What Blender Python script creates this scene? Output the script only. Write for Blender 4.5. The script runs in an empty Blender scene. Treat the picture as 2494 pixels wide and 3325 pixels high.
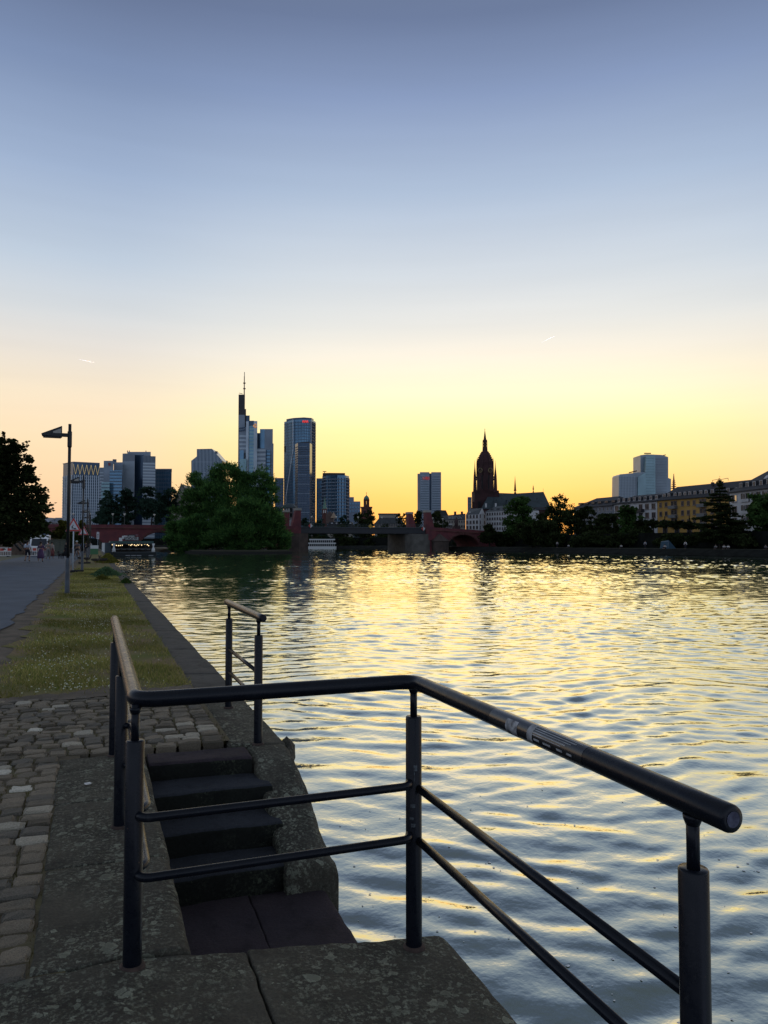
import bpy, bmesh, math, random
import numpy as np
from mathutils import Vector, Matrix, Quaternion
random.seed(7); rng = np.random.default_rng(11)
S = bpy.context.scene; COL = S.collection
R = math.radians
# world frame: X = away from the quay edge over the river, Y = along the quay (upstream look), Z up, quay top = 0
# ------------------------------------------------------------------ camera
CAMZ, PITCH, YAW = 1.55, 2.31, 20.62
cam_d = bpy.data.cameras.new('camera'); cam = bpy.data.objects.new('camera', cam_d); COL.objects.link(cam)
cam.location = (0, 0, CAMZ); cam.rotation_euler = (R(90 + PITCH), 0, R(-YAW))
cam_d.sensor_fit = 'HORIZONTAL'; cam_d.sensor_width = 36; cam_d.lens = 36
cam_d.clip_start = 0.05; cam_d.clip_end = 20000
S.camera = cam
# ------------------------------------------------------------------ sky, sun, exposure
def lin(c):
    return tuple(((v/255)/12.92 if v/255 <= .04045 else ((v/255+.055)/1.055)**2.4) for v in c) + (1,)
SUN_AZ, SUN_EL = R(28), R(1.5)
world = bpy.data.worlds.new('World'); S.world = world; world.use_nodes = True
nt = world.node_tree; nt.nodes.clear()
def N(tree, t, **kw):
    n = tree.nodes.new(t)
    for k, v in kw.items(): setattr(n, k, v)
    return n
def math_node(tree, op, a, b=None, c=None, clamp=False):
    n = N(tree, 'ShaderNodeMath', operation=op, use_clamp=clamp)
    for i, v in enumerate((a, b, c)):
        if v is None: continue
        if isinstance(v, (int, float)): n.inputs[i].default_value = v
        else: tree.links.new(v, n.inputs[i])
    return n.outputs[0]
def ramp(tree, fac, stops, interp='LINEAR'):
    r = N(tree, 'ShaderNodeValToRGB'); r.color_ramp.interpolation = interp
    e = r.color_ramp.elements
    while len(e) > 1: e.remove(e[-1])
    e[0].position = stops[0][0]; e[0].color = stops[0][1]
    for p, c in stops[1:]:
        x = e.new(p); x.color = c
    tree.links.new(fac, r.inputs[0]); return r.outputs[0]
def mixc(tree, fac, a, b, mode='MIX'):
    m = N(tree, 'ShaderNodeMix', data_type='RGBA', blend_type=mode)
    for i, v in ((0, fac), (6, a), (7, b)):
        if isinstance(v, (int, float)): m.inputs[i].default_value = v
        elif isinstance(v, tuple): m.inputs[i].default_value = v
        else: tree.links.new(v, m.inputs[i])
    return m.outputs[2]
tc = N(nt, 'ShaderNodeTexCoord'); sep = N(nt, 'ShaderNodeSeparateXYZ'); nt.links.new(tc.outputs['Generated'], sep.inputs[0])
zz = math_node(nt, 'MAXIMUM', sep.outputs[2], 0.0)
hl = math_node(nt, 'SQRT', math_node(nt, 'SUBTRACT', 1.0001, math_node(nt, 'MULTIPLY', sep.outputs[2], sep.outputs[2])))
dt = math_node(nt, 'DIVIDE', math_node(nt, 'ADD', math_node(nt, 'MULTIPLY', sep.outputs[0], math.sin(SUN_AZ)),
                                       math_node(nt, 'MULTIPLY', sep.outputs[1], math.cos(SUN_AZ))), hl)
def mr(v, a, b):
    n = N(nt, 'ShaderNodeMapRange', interpolation_type='SMOOTHSTEP'); nt.links.new(v, n.inputs[0])
    n.inputs[1].default_value = a; n.inputs[2].default_value = b; return n.outputs[0]
sunside = [(0, (250,166,88)), (.03, (254,186,100)), (.06, (255,201,114)), (.10, (255,225,143)), (.145, (255,241,171)), (.19, (253,241,204)), (.235, (240,233,216)),
           (.275, (222,223,219)), (.33, (203,211,218)), (.42, (168,185,208)), (.51, (131,149,184)), (.575, (102,117,149)), (.8, (110,118,128)), (1, (114,119,127))]
offside = [(0, (234,186,152)), (.06, (246,206,164)), (.12, (248,219,179)), (.18, (240,222,194)), (.235, (222,216,208)), (.275, (206,210,213)),
           (.33, (184,197,212)), (.42, (153,171,199)), (.51, (120,138,172)), (.575, (98,112,143)), (.8, (110,118,128)), (1, (114,119,127))]
back = [(0, (168,180,206)), (.08, (188,195,215)), (.2, (182,195,217)), (.45, (140,156,180)), (1, (114,119,127))]
cr = [ramp(nt, zz, [(p, lin(c)) for p, c in s], 'LINEAR') for s in (sunside, offside, back)]
sky_c = mixc(nt, mr(dt, .885, .995), cr[1], cr[0])
sky_c = mixc(nt, mr(dt, -.25, .72), cr[2], sky_c)
hz = N(nt, 'ShaderNodeMapping'); hz.inputs['Scale'].default_value = (1.6, 1.6, 26); nt.links.new(tc.outputs['Generated'], hz.inputs[0])
hn_ = N(nt, 'ShaderNodeTexNoise'); hn_.inputs['Scale'].default_value = 1.5; hn_.inputs['Detail'].default_value = 5; nt.links.new(hz.outputs[0], hn_.inputs['Vector'])
vv = math_node(nt, 'MULTIPLY_ADD', hn_.outputs[0], .09, .955); hv = N(nt, 'ShaderNodeHueSaturation'); nt.links.new(vv, hv.inputs['Value']); nt.links.new(sky_c, hv.inputs['Color']); sky_c = hv.outputs[0]   # faint uneven haze layers
nish = N(nt, 'ShaderNodeTexSky', sky_type='NISHITA', sun_disc=False, sun_elevation=SUN_EL, sun_rotation=SUN_AZ, dust_density=1.5, ozone_density=2.0)
b1 = N(nt, 'ShaderNodeBackground'); b1.inputs[1].default_value = 1.0; nt.links.new(sky_c, b1.inputs[0])
b2 = N(nt, 'ShaderNodeBackground'); b2.inputs[1].default_value = 0.02; nt.links.new(nish.outputs[0], b2.inputs[0])
ad = N(nt, 'ShaderNodeAddShader'); nt.links.new(b1.outputs[0], ad.inputs[0]); nt.links.new(b2.outputs[0], ad.inputs[1])
wo = N(nt, 'ShaderNodeOutputWorld'); nt.links.new(ad.outputs[0], wo.inputs[0])
sun_d = bpy.data.lights.new('sun', 'SUN'); sun_d.energy = 0.06; sun_d.angle = R(30); sun_d.color = (1, .72, .45)
sun = bpy.data.objects.new('sun', sun_d); COL.objects.link(sun)
sun_dir = Vector((math.sin(SUN_AZ)*math.cos(SUN_EL), math.cos(SUN_AZ)*math.cos(SUN_EL), math.sin(SUN_EL)))
sun.rotation_euler = (-sun_dir).to_track_quat('-Z', 'Y').to_euler()
vs = S.view_settings; S.display_settings.display_device = 'sRGB'
vs.view_transform = 'Standard'; vs.look = 'None'; vs.gamma = 1; vs.use_curve_mapping = False; vs.exposure = 0.1
S.cycles.max_bounces = 6; S.cycles.diffuse_bounces = 3; S.cycles.glossy_bounces = 4; S.cycles.transparent_max_bounces = 6
S.cycles.caustics_reflective = False; S.cycles.caustics_refractive = False
S.cycles.use_denoising = True
# ------------------------------------------------------------------ projection helpers (source pixel -> place)
F, CX, CY = 2494.0, 1247.0, 1662.5
Rm = cam.rotation_euler.to_matrix()
def ray(u, v): return Rm @ Vector(((u-CX)/F, -(v-CY)/F, -1))
def at(u, v, d):
    """point seen at pixel u,v at horizontal depth d"""
    r = ray(u, v); h = r.x*math.sin(R(YAW)) + r.y*math.cos(R(YAW)); k = d/h
    return Vector((r.x*k, r.y*k, CAMZ + r.z*k))
def on(u, v, z=0.0):
    r = ray(u, v); k = (z-CAMZ)/r.z; return Vector((r.x*k, r.y*k, z))
def zat(v, d): return at(CX, v, d).z
def xy(u, d): p = at(u, 1763, d); return Vector((p.x, p.y))
# ------------------------------------------------------------------ materials
MATS = {}
def mat(name, col=(.2,.2,.2), rough=.7, metal=0, spec=.5, noise=0, nscale=4, col2=None, bump=0, bscale=20, emit=None, estr=0, island=0, objrand=0, coords='Object'):
    if name in MATS: return MATS[name]
    m = bpy.data.materials.new(name); m.use_nodes = True; MATS[name] = m
    t = m.node_tree; b = t.nodes['Principled BSDF']
    c4 = tuple(col) + (1,)
    b.inputs['Base Color'].default_value = c4; b.inputs['Roughness'].default_value = rough
    b.inputs['Metallic'].default_value = metal; b.inputs['Specular IOR Level'].default_value = spec
    tcn = N(t, 'ShaderNodeTexCoord'); cur = None
    if noise or col2:
        n = N(t, 'ShaderNodeTexNoise'); n.inputs['Scale'].default_value = nscale; n.inputs['Detail'].default_value = 6
        t.links.new(tcn.outputs[coords], n.inputs['Vector'])
        f = N(t, 'ShaderNodeMapRange'); t.links.new(n.outputs[0], f.inputs[0]); f.inputs[1].default_value = .35; f.inputs[2].default_value = .65
        c2 = tuple(col2)+(1,) if col2 else tuple(x*(1-noise) for x in col)+(1,)
        cur = mixc(t, f.outputs[0], c4, c2)
    if island or objrand:
        src = N(t, 'ShaderNodeNewGeometry').outputs['Random Per Island'] if island else N(t, 'ShaderNodeObjectInfo').outputs['Random']
        k = island or objrand
        val = math_node(t, 'MULTIPLY_ADD', src, 2*k, 1-k)
        h = N(t, 'ShaderNodeHueSaturation'); t.links.new(val, h.inputs['Value'])
        if cur is None: h.inputs['Color'].default_value = c4
        else: t.links.new(cur, h.inputs['Color'])
        cur = h.outputs[0]
    if cur is not None: t.links.new(cur, b.inputs['Base Color'])
    if bump:
        n = N(t, 'ShaderNodeTexNoise'); n.inputs['Scale'].default_value = bscale; n.inputs['Detail'].default_value = 5
        t.links.new(tcn.outputs[coords], n.inputs['Vector'])
        bp = N(t, 'ShaderNodeBump'); bp.inputs['Strength'].default_value = 1; bp.inputs['Distance'].default_value = bump
        t.links.new(n.outputs[0], bp.inputs['Height']); t.links.new(bp.outputs[0], b.inputs['Normal'])
    if emit:
        b.inputs['Emission Color'].default_value = tuple(emit)+(1,); b.inputs['Emission Strength'].default_value = estr
    return m
def leaf_mat(name, col, col2, trans=.35):
    if name in MATS: return MATS[name]
    m = bpy.data.materials.new(name); m.use_nodes = True; MATS[name] = m; t = m.node_tree; t.nodes.clear()
    g = N(t, 'ShaderNodeNewGeometry'); c = mixc(t, g.outputs['Random Per Island'], tuple(col)+(1,), tuple(col2)+(1,))
    tcn = N(t, 'ShaderNodeTexCoord'); n = N(t, 'ShaderNodeTexNoise'); n.inputs['Scale'].default_value = .35; t.links.new(tcn.outputs['Object'], n.inputs['Vector'])
    f = N(t, 'ShaderNodeMapRange'); t.links.new(n.outputs[0], f.inputs[0]); f.inputs[1].default_value = .35; f.inputs[2].default_value = .65; f.inputs[3].default_value = .55; f.inputs[4].default_value = 1.35
    h = N(t, 'ShaderNodeHueSaturation'); t.links.new(c, h.inputs['Color']); t.links.new(f.outputs[0], h.inputs['Value'])
    d = N(t, 'ShaderNodeBsdfDiffuse'); tr = N(t, 'ShaderNodeBsdfTranslucent'); mx = N(t, 'ShaderNodeMixShader'); mx.inputs[0].default_value = trans
    t.links.new(h.outputs[0], d.inputs[0]); t.links.new(h.outputs[0], tr.inputs[0]); t.links.new(d.outputs[0], mx.inputs[1]); t.links.new(tr.outputs[0], mx.inputs[2])
    o = N(t, 'ShaderNodeOutputMaterial'); t.links.new(mx.outputs[0], o.inputs[0]); return m
def stone_mat(name, base, base2, lichen, amount=.5, scale=26):
    """weathered sandstone with fine crusty lichen mottling and a few ragged discs"""
    m = bpy.data.materials.new(name); m.use_nodes = True; MATS[name] = m; t = m.node_tree; b = t.nodes['Principled BSDF']
    b.inputs['Roughness'].default_value = .92; b.inputs['Specular IOR Level'].default_value = .22
    tcn = N(t, 'ShaderNodeTexCoord').outputs['Object']
    def noise(sc, det=6, rough=.5, vec=None):
        n = N(t, 'ShaderNodeTexNoise'); n.inputs['Scale'].default_value = sc; n.inputs['Detail'].default_value = det; n.inputs['Roughness'].default_value = rough; t.links.new(vec or tcn, n.inputs['Vector']); return n.outputs[0]
    def rng_(v, a, b_, c=0, d=1):
        f = N(t, 'ShaderNodeMapRange'); t.links.new(v, f.inputs[0]); f.inputs[1].default_value = a; f.inputs[2].default_value = b_; f.inputs[3].default_value = c; f.inputs[4].default_value = d; return f.outputs[0]
    col = mixc(t, rng_(noise(2.3, 8, .6), .36, .64), tuple(base)+(1,), tuple(base2)+(1,))
    col = mixc(t, rng_(noise(5.5, 8, .65), .52, .68, 0, .65), col, tuple(x*.38 for x in base2)+(1,))     # damp stains
    col = mixc(t, rng_(noise(90, 4, .6), .35, .7, 0, .55), col, tuple(x*.35 for x in base)+(1,))          # grain
    zone = rng_(noise(2.4, 6, .65), .60-.30*amount, .74-.25*amount)
    mott = math_node(t, 'MULTIPLY', rng_(noise(52, 10, .75), .49, .6), zone)
    col = mixc(t, math_node(t, 'MULTIPLY', mott, .95), col, mixc(t, rng_(noise(11, 3), .4, .6), tuple(x*.8 for x in lichen)+(1,), tuple(x*.4 for x in lichen)+(1,)))
    ds = tcn
    for nsc, k in ((9, .09), (48, .022)):
        n2 = N(t, 'ShaderNodeTexNoise'); n2.inputs['Scale'].default_value = nsc; n2.inputs['Detail'].default_value = 5; t.links.new(tcn, n2.inputs['Vector']); ds = mixc(t, k, ds, n2.outputs[1])
    hs = []
    for sc, thr, seed in ((scale, amount, 0), (scale*2.1, amount, 3.3)):
        mp = N(t, 'ShaderNodeMapping'); mp.inputs['Location'].default_value = (seed, seed*2, 0); t.links.new(ds, mp.inputs[0])
        v = N(t, 'ShaderNodeTexVoronoi', feature='F1'); v.inputs['Scale'].default_value = sc; v.inputs['Randomness'].default_value = 1; t.links.new(mp.outputs[0], v.inputs['Vector'])
        sp = N(t, 'ShaderNodeSeparateColor'); t.links.new(v.outputs['Color'], sp.inputs[0])
        keep = rng_(sp.outputs[2], .62-.3*amount, .66-.3*amount)
        rad = math_node(t, 'MULTIPLY', math_node(t, 'MULTIPLY', sp.outputs[0], .5), math_node(t, 'MULTIPLY', zone, keep))
        df_ = math_node(t, 'SUBTRACT', rad, v.outputs['Distance'])
        inside = rng_(df_, 0, .04); ring = rng_(df_, .015, .13, 1, .45)
        lc = mixc(t, sp.outputs[1], tuple(lichen)+(1,), tuple(x*.5 for x in lichen)+(1,))
        col = mixc(t, math_node(t, 'MULTIPLY', inside, ring), col, lc); hs.append(inside)
    hgt = math_node(t, 'ADD', math_node(t, 'MULTIPLY', math_node(t, 'ADD', hs[0], mott), .22), math_node(t, 'ADD', noise(22, 8, .65), math_node(t, 'MULTIPLY', noise(130, 4), .35)))
    bp = N(t, 'ShaderNodeBump'); bp.inputs['Strength'].default_value = 1; bp.inputs['Distance'].default_value = .011
    t.links.new(hgt, bp.inputs['Height']); t.links.new(bp.outputs[0], b.inputs['Normal']); t.links.new(col, b.inputs['Base Color'])
    return m
# ------------------------------------------------------------------ object helpers
def tag(o, label=None, cat=None, group=None, kind=None):
    if label: o['label'] = label
    if cat: o['category'] = cat
    if group: o['group'] = group
    if kind: o['kind'] = kind
    return o
def thing(name, label, cat, loc=(0,0,0), group=None, kind=None):
    o = bpy.data.objects.new(name, None); COL.objects.link(o); o.location = loc; o.empty_display_size = .3
    return tag(o, label, cat, group, kind)
def link(name, me, parent=None):
    o = bpy.data.objects.new(name, me); COL.objects.link(o)
    if parent is not None:
        o.parent = parent
        o.matrix_parent_inverse = Matrix.Translation(-(ROOTLOC(parent)))
    return o
def ROOTLOC(o):
    v = Vector(o.location)
    return v if o.type == 'EMPTY' else Vector((0,0,0))
def setm(me, *mats):
    for m in mats: me.materials.append(m)
def obj(name, bm, m, parent=None, smooth=False):
    me = bpy.data.meshes.new(name); bm.to_mesh(me); bm.free()
    for x in (m if isinstance(m, (list, tuple)) else [m]): me.materials.append(x)
    if smooth: me.shade_smooth()
    return link(name, me, parent)
def pymesh(name, verts, faces, m, parent=None, smooth=False):
    me = bpy.data.meshes.new(name); me.from_pydata([tuple(v) for v in verts], [], faces); me.update()
    for x in (m if isinstance(m, (list, tuple)) else [m]): me.materials.append(x)
    if smooth: me.shade_smooth()
    return link(name, me, parent)
def npmesh(name, V, Q, m, parent=None, smooth=False):
    me = bpy.data.meshes.new(name); V = np.asarray(V, np.float32); Q = np.asarray(Q, np.int32); k = Q.shape[1]
    me.vertices.add(len(V)); me.vertices.foreach_set('co', V.ravel())
    me.loops.add(Q.size); me.loops.foreach_set('vertex_index', Q.ravel())
    me.polygons.add(len(Q)); me.polygons.foreach_set('loop_start', np.arange(0, Q.size, k, dtype=np.int32))
    if smooth: me.polygons.foreach_set('use_smooth', np.ones(len(Q), bool))
    me.update(calc_edges=True); me.materials.append(m)
    return link(name, me, parent)
UNIT = {}
def unit_cube(m):
    if m.name not in UNIT:
        bm = bmesh.new(); bmesh.ops.create_cube(bm, size=1); me = bpy.data.meshes.new('block'); bm.to_mesh(me); bm.free(); me.materials.append(m); UNIT[m.name] = me
    return UNIT[m.name]
def box(parent, name, c, size, m, rz=0, rx=0, ry=0):
    o = link(name, unit_cube(m), parent); o.location = c; o.scale = size; o.rotation_euler = (rx, ry, rz); return o
def bm_box(bm, c, s, rz=0, mi=0):
    r = bmesh.ops.create_cube(bm, size=1); M_ = Matrix.Translation(c) @ Matrix.Rotation(rz, 4, 'Z') @ Matrix.Diagonal((*s, 1))
    bmesh.ops.transform(bm, matrix=M_, verts=r['verts'])
    for f in {f for v in r['verts'] for f in v.link_faces}: f.material_index = mi
def bm_tube(bm, pts, rad, seg=10, cap=True, mi=0):
    pts = [Vector(p) for p in pts]; n = len(pts)
    if isinstance(rad, (int, float)): rad = [rad]*n
    tang = []
    for i in range(n):
        a = pts[max(0, i-1)]; b = pts[min(n-1, i+1)]; tang.append((b-a).normalized())
    up = Vector((0,0,1)) if abs(tang[0].z) < .9 else Vector((1,0,0))
    x = tang[0].cross(up).normalized(); rings = []
    for i in range(n):
        if i:
            q = tang[i-1].rotation_difference(tang[i]); x = q @ x
        y = tang[i].cross(x).normalized()
        rings.append([bm.verts.new(pts[i] + (x*math.cos(2*math.pi*k/seg) + y*math.sin(2*math.pi*k/seg))*rad[i]) for k in range(seg)])
    for i in range(n-1):
        for k in range(seg):
            f = bm.faces.new((rings[i][k], rings[i][(k+1)%seg], rings[i+1][(k+1)%seg], rings[i+1][k])); f.material_index = mi; f.smooth = True
    if cap:
        f = bm.faces.new(rings[0]); f.material_index = mi
        f = bm.faces.new(rings[-1][::-1]); f.material_index = mi
    return rings
def tube(parent, name, pts, rad, m, seg=10):
    bm = bmesh.new(); bm_tube(bm, pts, rad, seg); bmesh.ops.recalc_face_normals(bm, faces=bm.faces); return obj(name, bm, m, parent)
def bm_lathe(bm, c, prof, seg=12, rot=0, mi=0, smooth=True):
    rings = []
    for r, z in prof:
        rings.append([bm.verts.new((c[0]+r*math.cos(rot+2*math.pi*k/seg), c[1]+r*math.sin(rot+2*math.pi*k/seg), c[2]+z)) for k in range(seg)])
    for i in range(len(rings)-1):
        for k in range(seg):
            f = bm.faces.new((rings[i][k], rings[i][(k+1)%seg], rings[i+1][(k+1)%seg], rings[i+1][k])); f.material_index = mi; f.smooth = smooth
    bm.faces.new(rings[0][::-1]).material_index = mi; bm.faces.new(rings[-1]).material_index = mi
def lathe(parent, name, c, prof, m, seg=12, rot=0, smooth=True):
    bm = bmesh.new(); bm_lathe(bm, c, prof, seg, rot, 0, smooth); return obj(name, bm, m, parent)
def prism(parent, name, pts, z0, z1, m):
    """vertical prism; pts = 2-D outline, z1 a number or one height per corner"""
    n = len(pts); zt = z1 if isinstance(z1, (list, tuple)) else [z1]*n
    V = [(p[0], p[1], z0) for p in pts] + [(p[0], p[1], zt[i]) for i, p in enumerate(pts)]
    Fc = [tuple(range(n))[::-1], tuple(range(n, 2*n))] + [(i, (i+1)%n, n+(i+1)%n, n+i) for i in range(n)]
    o = pymesh(name, V, Fc, m, parent)
    bm = bmesh.new(); bm.from_mesh(o.data); bmesh.ops.recalc_face_normals(bm, faces=bm.faces); bm.to_mesh(o.data); bm.free()
    return o
def copy_tree(o, parent=None):
    c = o.copy(); COL.objects.link(c)
    if parent is not None: c.parent = parent
    for ch in o.children: copy_tree(ch, c)
    return c
def text(parent, name, body, loc, rot, size, m, ext=.01, align='CENTER', xscale=1):
    cu = bpy.data.curves.new(name, 'FONT'); cu.body = body; cu.size = size; cu.extrude = ext; cu.align_x = align; cu.align_y = 'CENTER'; cu.resolution_u = 2
    tmp = bpy.data.objects.new('lettering', cu); me = bpy.data.meshes.new_from_object(tmp); bpy.data.objects.remove(tmp); me.materials.clear(); me.materials.append(m)
    o = link(name, me, parent); o.location = loc; o.rotation_euler = rot; o.scale = (xscale, 1, 1); return o
# ------------------------------------------------------------------ river
WZ = -1.15
wr = np.random.default_rng(5)
WAVES = []
vd = math.pi/2 - R(YAW)
for i in range(72):
    lam = math.exp(wr.uniform(math.log(.17), math.log(2.4)))
    ang = vd + wr.normal(0, .4) + (math.pi if wr.random() < .25 else 0)
    sl = .034*math.exp(-((math.log(lam)-math.log(.5))/.85)**2) + .005
    WAVES.append((2*math.pi/lam*math.cos(ang), 2*math.pi/lam*math.sin(ang), sl*lam/(2*math.pi), wr.uniform(0, 6.28)))
def wave_h(X, Y):
    X = np.asarray(X, float); Y = np.asarray(Y, float); h = np.zeros_like(X)
    # slow patches make some areas calmer than others
    calm = .72 + .28*np.sin(.11*X+.07*Y+1.3)*np.sin(.05*X-.13*Y+.4) + .18*np.sin(.47*X+.2*Y)*np.sin(.33*Y-.21*X+2)
    wx = X + .35*np.sin(.9*Y+.5*X) ; wy = Y + .35*np.sin(.8*X-.4*Y+1)
    for kx, ky, a, p in WAVES: h += a*np.sin(kx*wx+ky*wy+p)
    open_water = 1 + np.clip(X, 0, 200)/62 + np.clip(Y-25, 0, 400)/130      # choppier out in the stream than beside the quay
    return h*calm*.62*open_water
def build_water():
    base = math.pi/2 - R(YAW)
    fine = np.arange(-31, 31.001, .115); left = np.arange(-62, -31, 1.0); right = np.arange(31.6, 110, 1.2)
    A = base - np.radians(np.concatenate([left, fine, right]))
    r = [1.2]
    while r[-1] < 900: r.append(r[-1] + max(.035, r[-1]*.0048))
    r = np.array(r); AA, RR = np.meshgrid(A, r)
    X = RR*np.cos(AA); Y = RR*np.sin(AA); Z = WZ + wave_h(X, Y)*np.where(RR > 500, .0, 1)
    na, nr = len(A), len(r); V = np.stack([X, Y, Z], -1).reshape(-1, 3)
    i, j = np.meshgrid(np.arange(nr-1), np.arange(na-1), indexing='ij'); a = (i*na+j).ravel()
    Q = np.stack([a, a+na, a+na+1, a+1], 1)
    keep = (V[Q].mean(1)[:, 0] > .6)
    Q = Q[keep][:, ::-1]
    used = np.unique(Q); mp = np.full(len(V), -1); mp[used] = np.arange(len(used))
    m = bpy.data.materials.new('river_water'); m.use_nodes = True; t = m.node_tree; t.nodes.clear()
    tcn = N(t, 'ShaderNodeTexCoord').outputs['Object']
    n = N(t, 'ShaderNodeTexNoise'); n.inputs['Scale'].default_value = 7; n.inputs['Detail'].default_value = 3; t.links.new(tcn, n.inputs['Vector'])
    n3 = N(t, 'ShaderNodeTexNoise'); n3.inputs['Scale'].default_value = 19; n3.inputs['Detail'].default_value = 3; t.links.new(tcn, n3.inputs['Vector'])
    bp = N(t, 'ShaderNodeBump'); bp.inputs['Strength'].default_value = .4; bp.inputs['Distance'].default_value = .012; t.links.new(math_node(t, 'MULTIPLY_ADD', n3.outputs[0], .3, n.outputs[0]), bp.inputs['Height'])
    d = N(t, 'ShaderNodeBsdfDiffuse'); d.inputs[0].default_value = (.095,.135,.105,1)
    g = N(t, 'ShaderNodeBsdfGlossy'); g.inputs['Roughness'].default_value = .03; g.inputs[0].default_value = (.985,1,.91,1)
    fr = N(t, 'ShaderNodeLayerWeight'); fr.inputs[0].default_value = .5
    for q in (g, fr): t.links.new(bp.outputs[0], q.inputs['Normal'])
    fac = math_node(t, 'MULTIPLY_ADD', math_node(t, 'POWER', fr.outputs['Facing'], 1.85), .90, .08)
    mx = N(t, 'ShaderNodeMixShader'); t.links.new(fac, mx.inputs[0]); t.links.new(d.outputs[0], mx.inputs[1]); t.links.new(g.outputs[0], mx.inputs[2])
    o = N(t, 'ShaderNodeOutputMaterial'); t.links.new(mx.outputs[0], o.inputs[0])
    w = npmesh('river_water', V[used], mp[Q], m, smooth=True); tag(w, kind='structure')
build_water()
foam_m = mat('foam', (.9,.9,.87), .8)
def build_foam():
    V, Fc = [], []
    r2 = random.Random(4)
    for _ in range(190):
        d = r2.uniform(2.9, 8.5); u = r2.uniform(1050, 2750); p = xy(u, d)
        if p.x < 1.75: continue
        h = float(wave_h(p.x, p.y)) + WZ + .004; k = len(V); n = 6; rr = r2.choice([.004,.005,.006,.008,.011,.014])
        V += [(p.x+rr*r2.uniform(.6,1.5)*math.cos(i*6.283/n), p.y+rr*r2.uniform(.6,1.3)*math.sin(i*6.283/n), h) for i in range(n)] + [(p.x, p.y, h+rr*.5)]
        Fc += [(k+i, k+(i+1)%n, k+n) for i in range(n)]
    tag(pymesh('foam_flecks', V, Fc, foam_m), 'white foam flecks floating on the water by the railing', 'foam', kind='stuff')
build_foam()
# ------------------------------------------------------------------ land
soil = mat('soil', (.085,.07,.05), .95, col2=(.05,.042,.032), nscale=3, bump=.02, bscale=14, spec=.2)
dirt = mat('dirt', (.16,.13,.10), .95, col2=(.09,.075,.058), nscale=2.2, bump=.012, bscale=30, spec=.2)
turf = mat('turf', (.12,.135,.032), .95, col2=(.21,.15,.085), nscale=1.1, bump=.02, bscale=40, spec=.15)
city_ground = mat('city_ground', (.06,.06,.055), .9, noise=.4, nscale=.2)
dark_wall = mat('embankment_stone', (.012,.014,.012), .9, spec=.05, noise=.5, nscale=.8, bump=.05, bscale=2)
def sheet(name, outline, z, m, kind='structure'):
    o = pymesh(name, [(p[0], p[1], z if len(p) < 3 else p[2]) for p in outline], [tuple(range(len(outline)))], m); tag(o, kind=kind); return o
def strip_grid(name, n0, n1, s0, s1, dn, ds, zf, m, rag0=0, rag1=0):
    """ground strip in quay coordinates with uneven height and ragged long edges"""
    nn = max(2, int((n1-n0)/dn)+1); ns = max(2, int((s1-s0)/ds)+1); V, Fc = [], []
    for j in range(ns):
        s = s0+(s1-s0)*j/(ns-1)
        a = n0 + rag0*(math.sin(s*2.3)+math.sin(s*5.1+1)+.6*math.sin(s*11))*.4; b = n1 + rag1*(math.sin(s*1.9+2)+math.sin(s*4.7)+.6*math.sin(s*13))*.4
        for i in range(nn):
            x = a+(b-a)*i/(nn-1); V.append((x, s, zf(x, s)))
    Fc = [(j*nn+i, j*nn+i+1, (j+1)*nn+i+1, (j+1)*nn+i) for j in range(ns-1) for i in range(nn-1)]
    o = pymesh(name, V, Fc, m, smooth=True); tag(o, kind='structure'); return o
sheet('ground', [(-2500,-60),(.1,-60),(.1,6),(1.02,6),(1.02,262),(-2,268),(-150,520),(-600,2600),(-2500,2600)], -.075, soil)
asphalt = mat('asphalt', (.085,.11,.145), .85, noise=.25, nscale=.9, bump=.004, bscale=150, spec=.3)
strip_grid('asphalt_path', -7.6, -1.52, 1, 160, 1.2, .6, lambda x, s: .012-.003*abs(x+4.5), asphalt, .12, .12)
def verge_z(x, s): return -.012 + .012*math.sin(3.1*x+1.7*s)*math.sin(2.3*s-x) + .006*math.sin(9*x+7*s)
strip_grid('dirt_verge', -1.75, -.85, 8.3, 160, .1, .3, lambda x, s: -.006+verge_z(x, s)*.6, dirt, .0, .05)
strip_grid('grass_verge', -1.12, 1.02, 8.42, 160, .12, .3, lambda x, s: .004+verge_z(x, s), turf, .22, 0)
strip_grid('left_verge', -40, -7.4, 6, 200, 4, 2, lambda x, s: .0, mat('worn_grass', (.10,.085,.05), .95, col2=(.06,.075,.03), nscale=.5), 0, .3)
def bare_patch():
    V = []; n = 60; g = random.Random(2)
    for k in range(n+1):
        x = -2.2+3.2*k/n; V += [(x, 8.30+.03*math.sin(9*x), .006), (x, 8.62+.16*math.sin(3.1*x+1)+.10*math.sin(7.7*x)+.05*g.uniform(-1,1)+.25*max(0, -x-.6), .012)]
    o = pymesh('bare_soil', V, [(2*k, 2*k+2, 2*k+3, 2*k+1) for k in range(n)], dirt); tag(o, kind='structure')
bare_patch()
def tar_seam(s0, slope, w):
    V = []
    for k in range(31):
        x = -7.4+5.85*k/30; y = s0+slope*(x+1.6)+.12*math.sin(2.3*x)+.05*math.sin(7*x); V += [(x, y, .022-.003*abs(x+4.5)), (x, y+w*(1+.4*math.sin(5*x)), .022-.003*abs(x+4.5))]
    tag(pymesh('tar_seam', V, [(2*k, 2*k+2, 2*k+3, 2*k+1) for k in range(30)], mat('tar', (.02,.022,.026), .6)), kind='structure')
tar_seam(30.5, -.22, .05); tar_seam(19.5, -.05, .035); tar_seam(47, -.1, .09)
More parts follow.
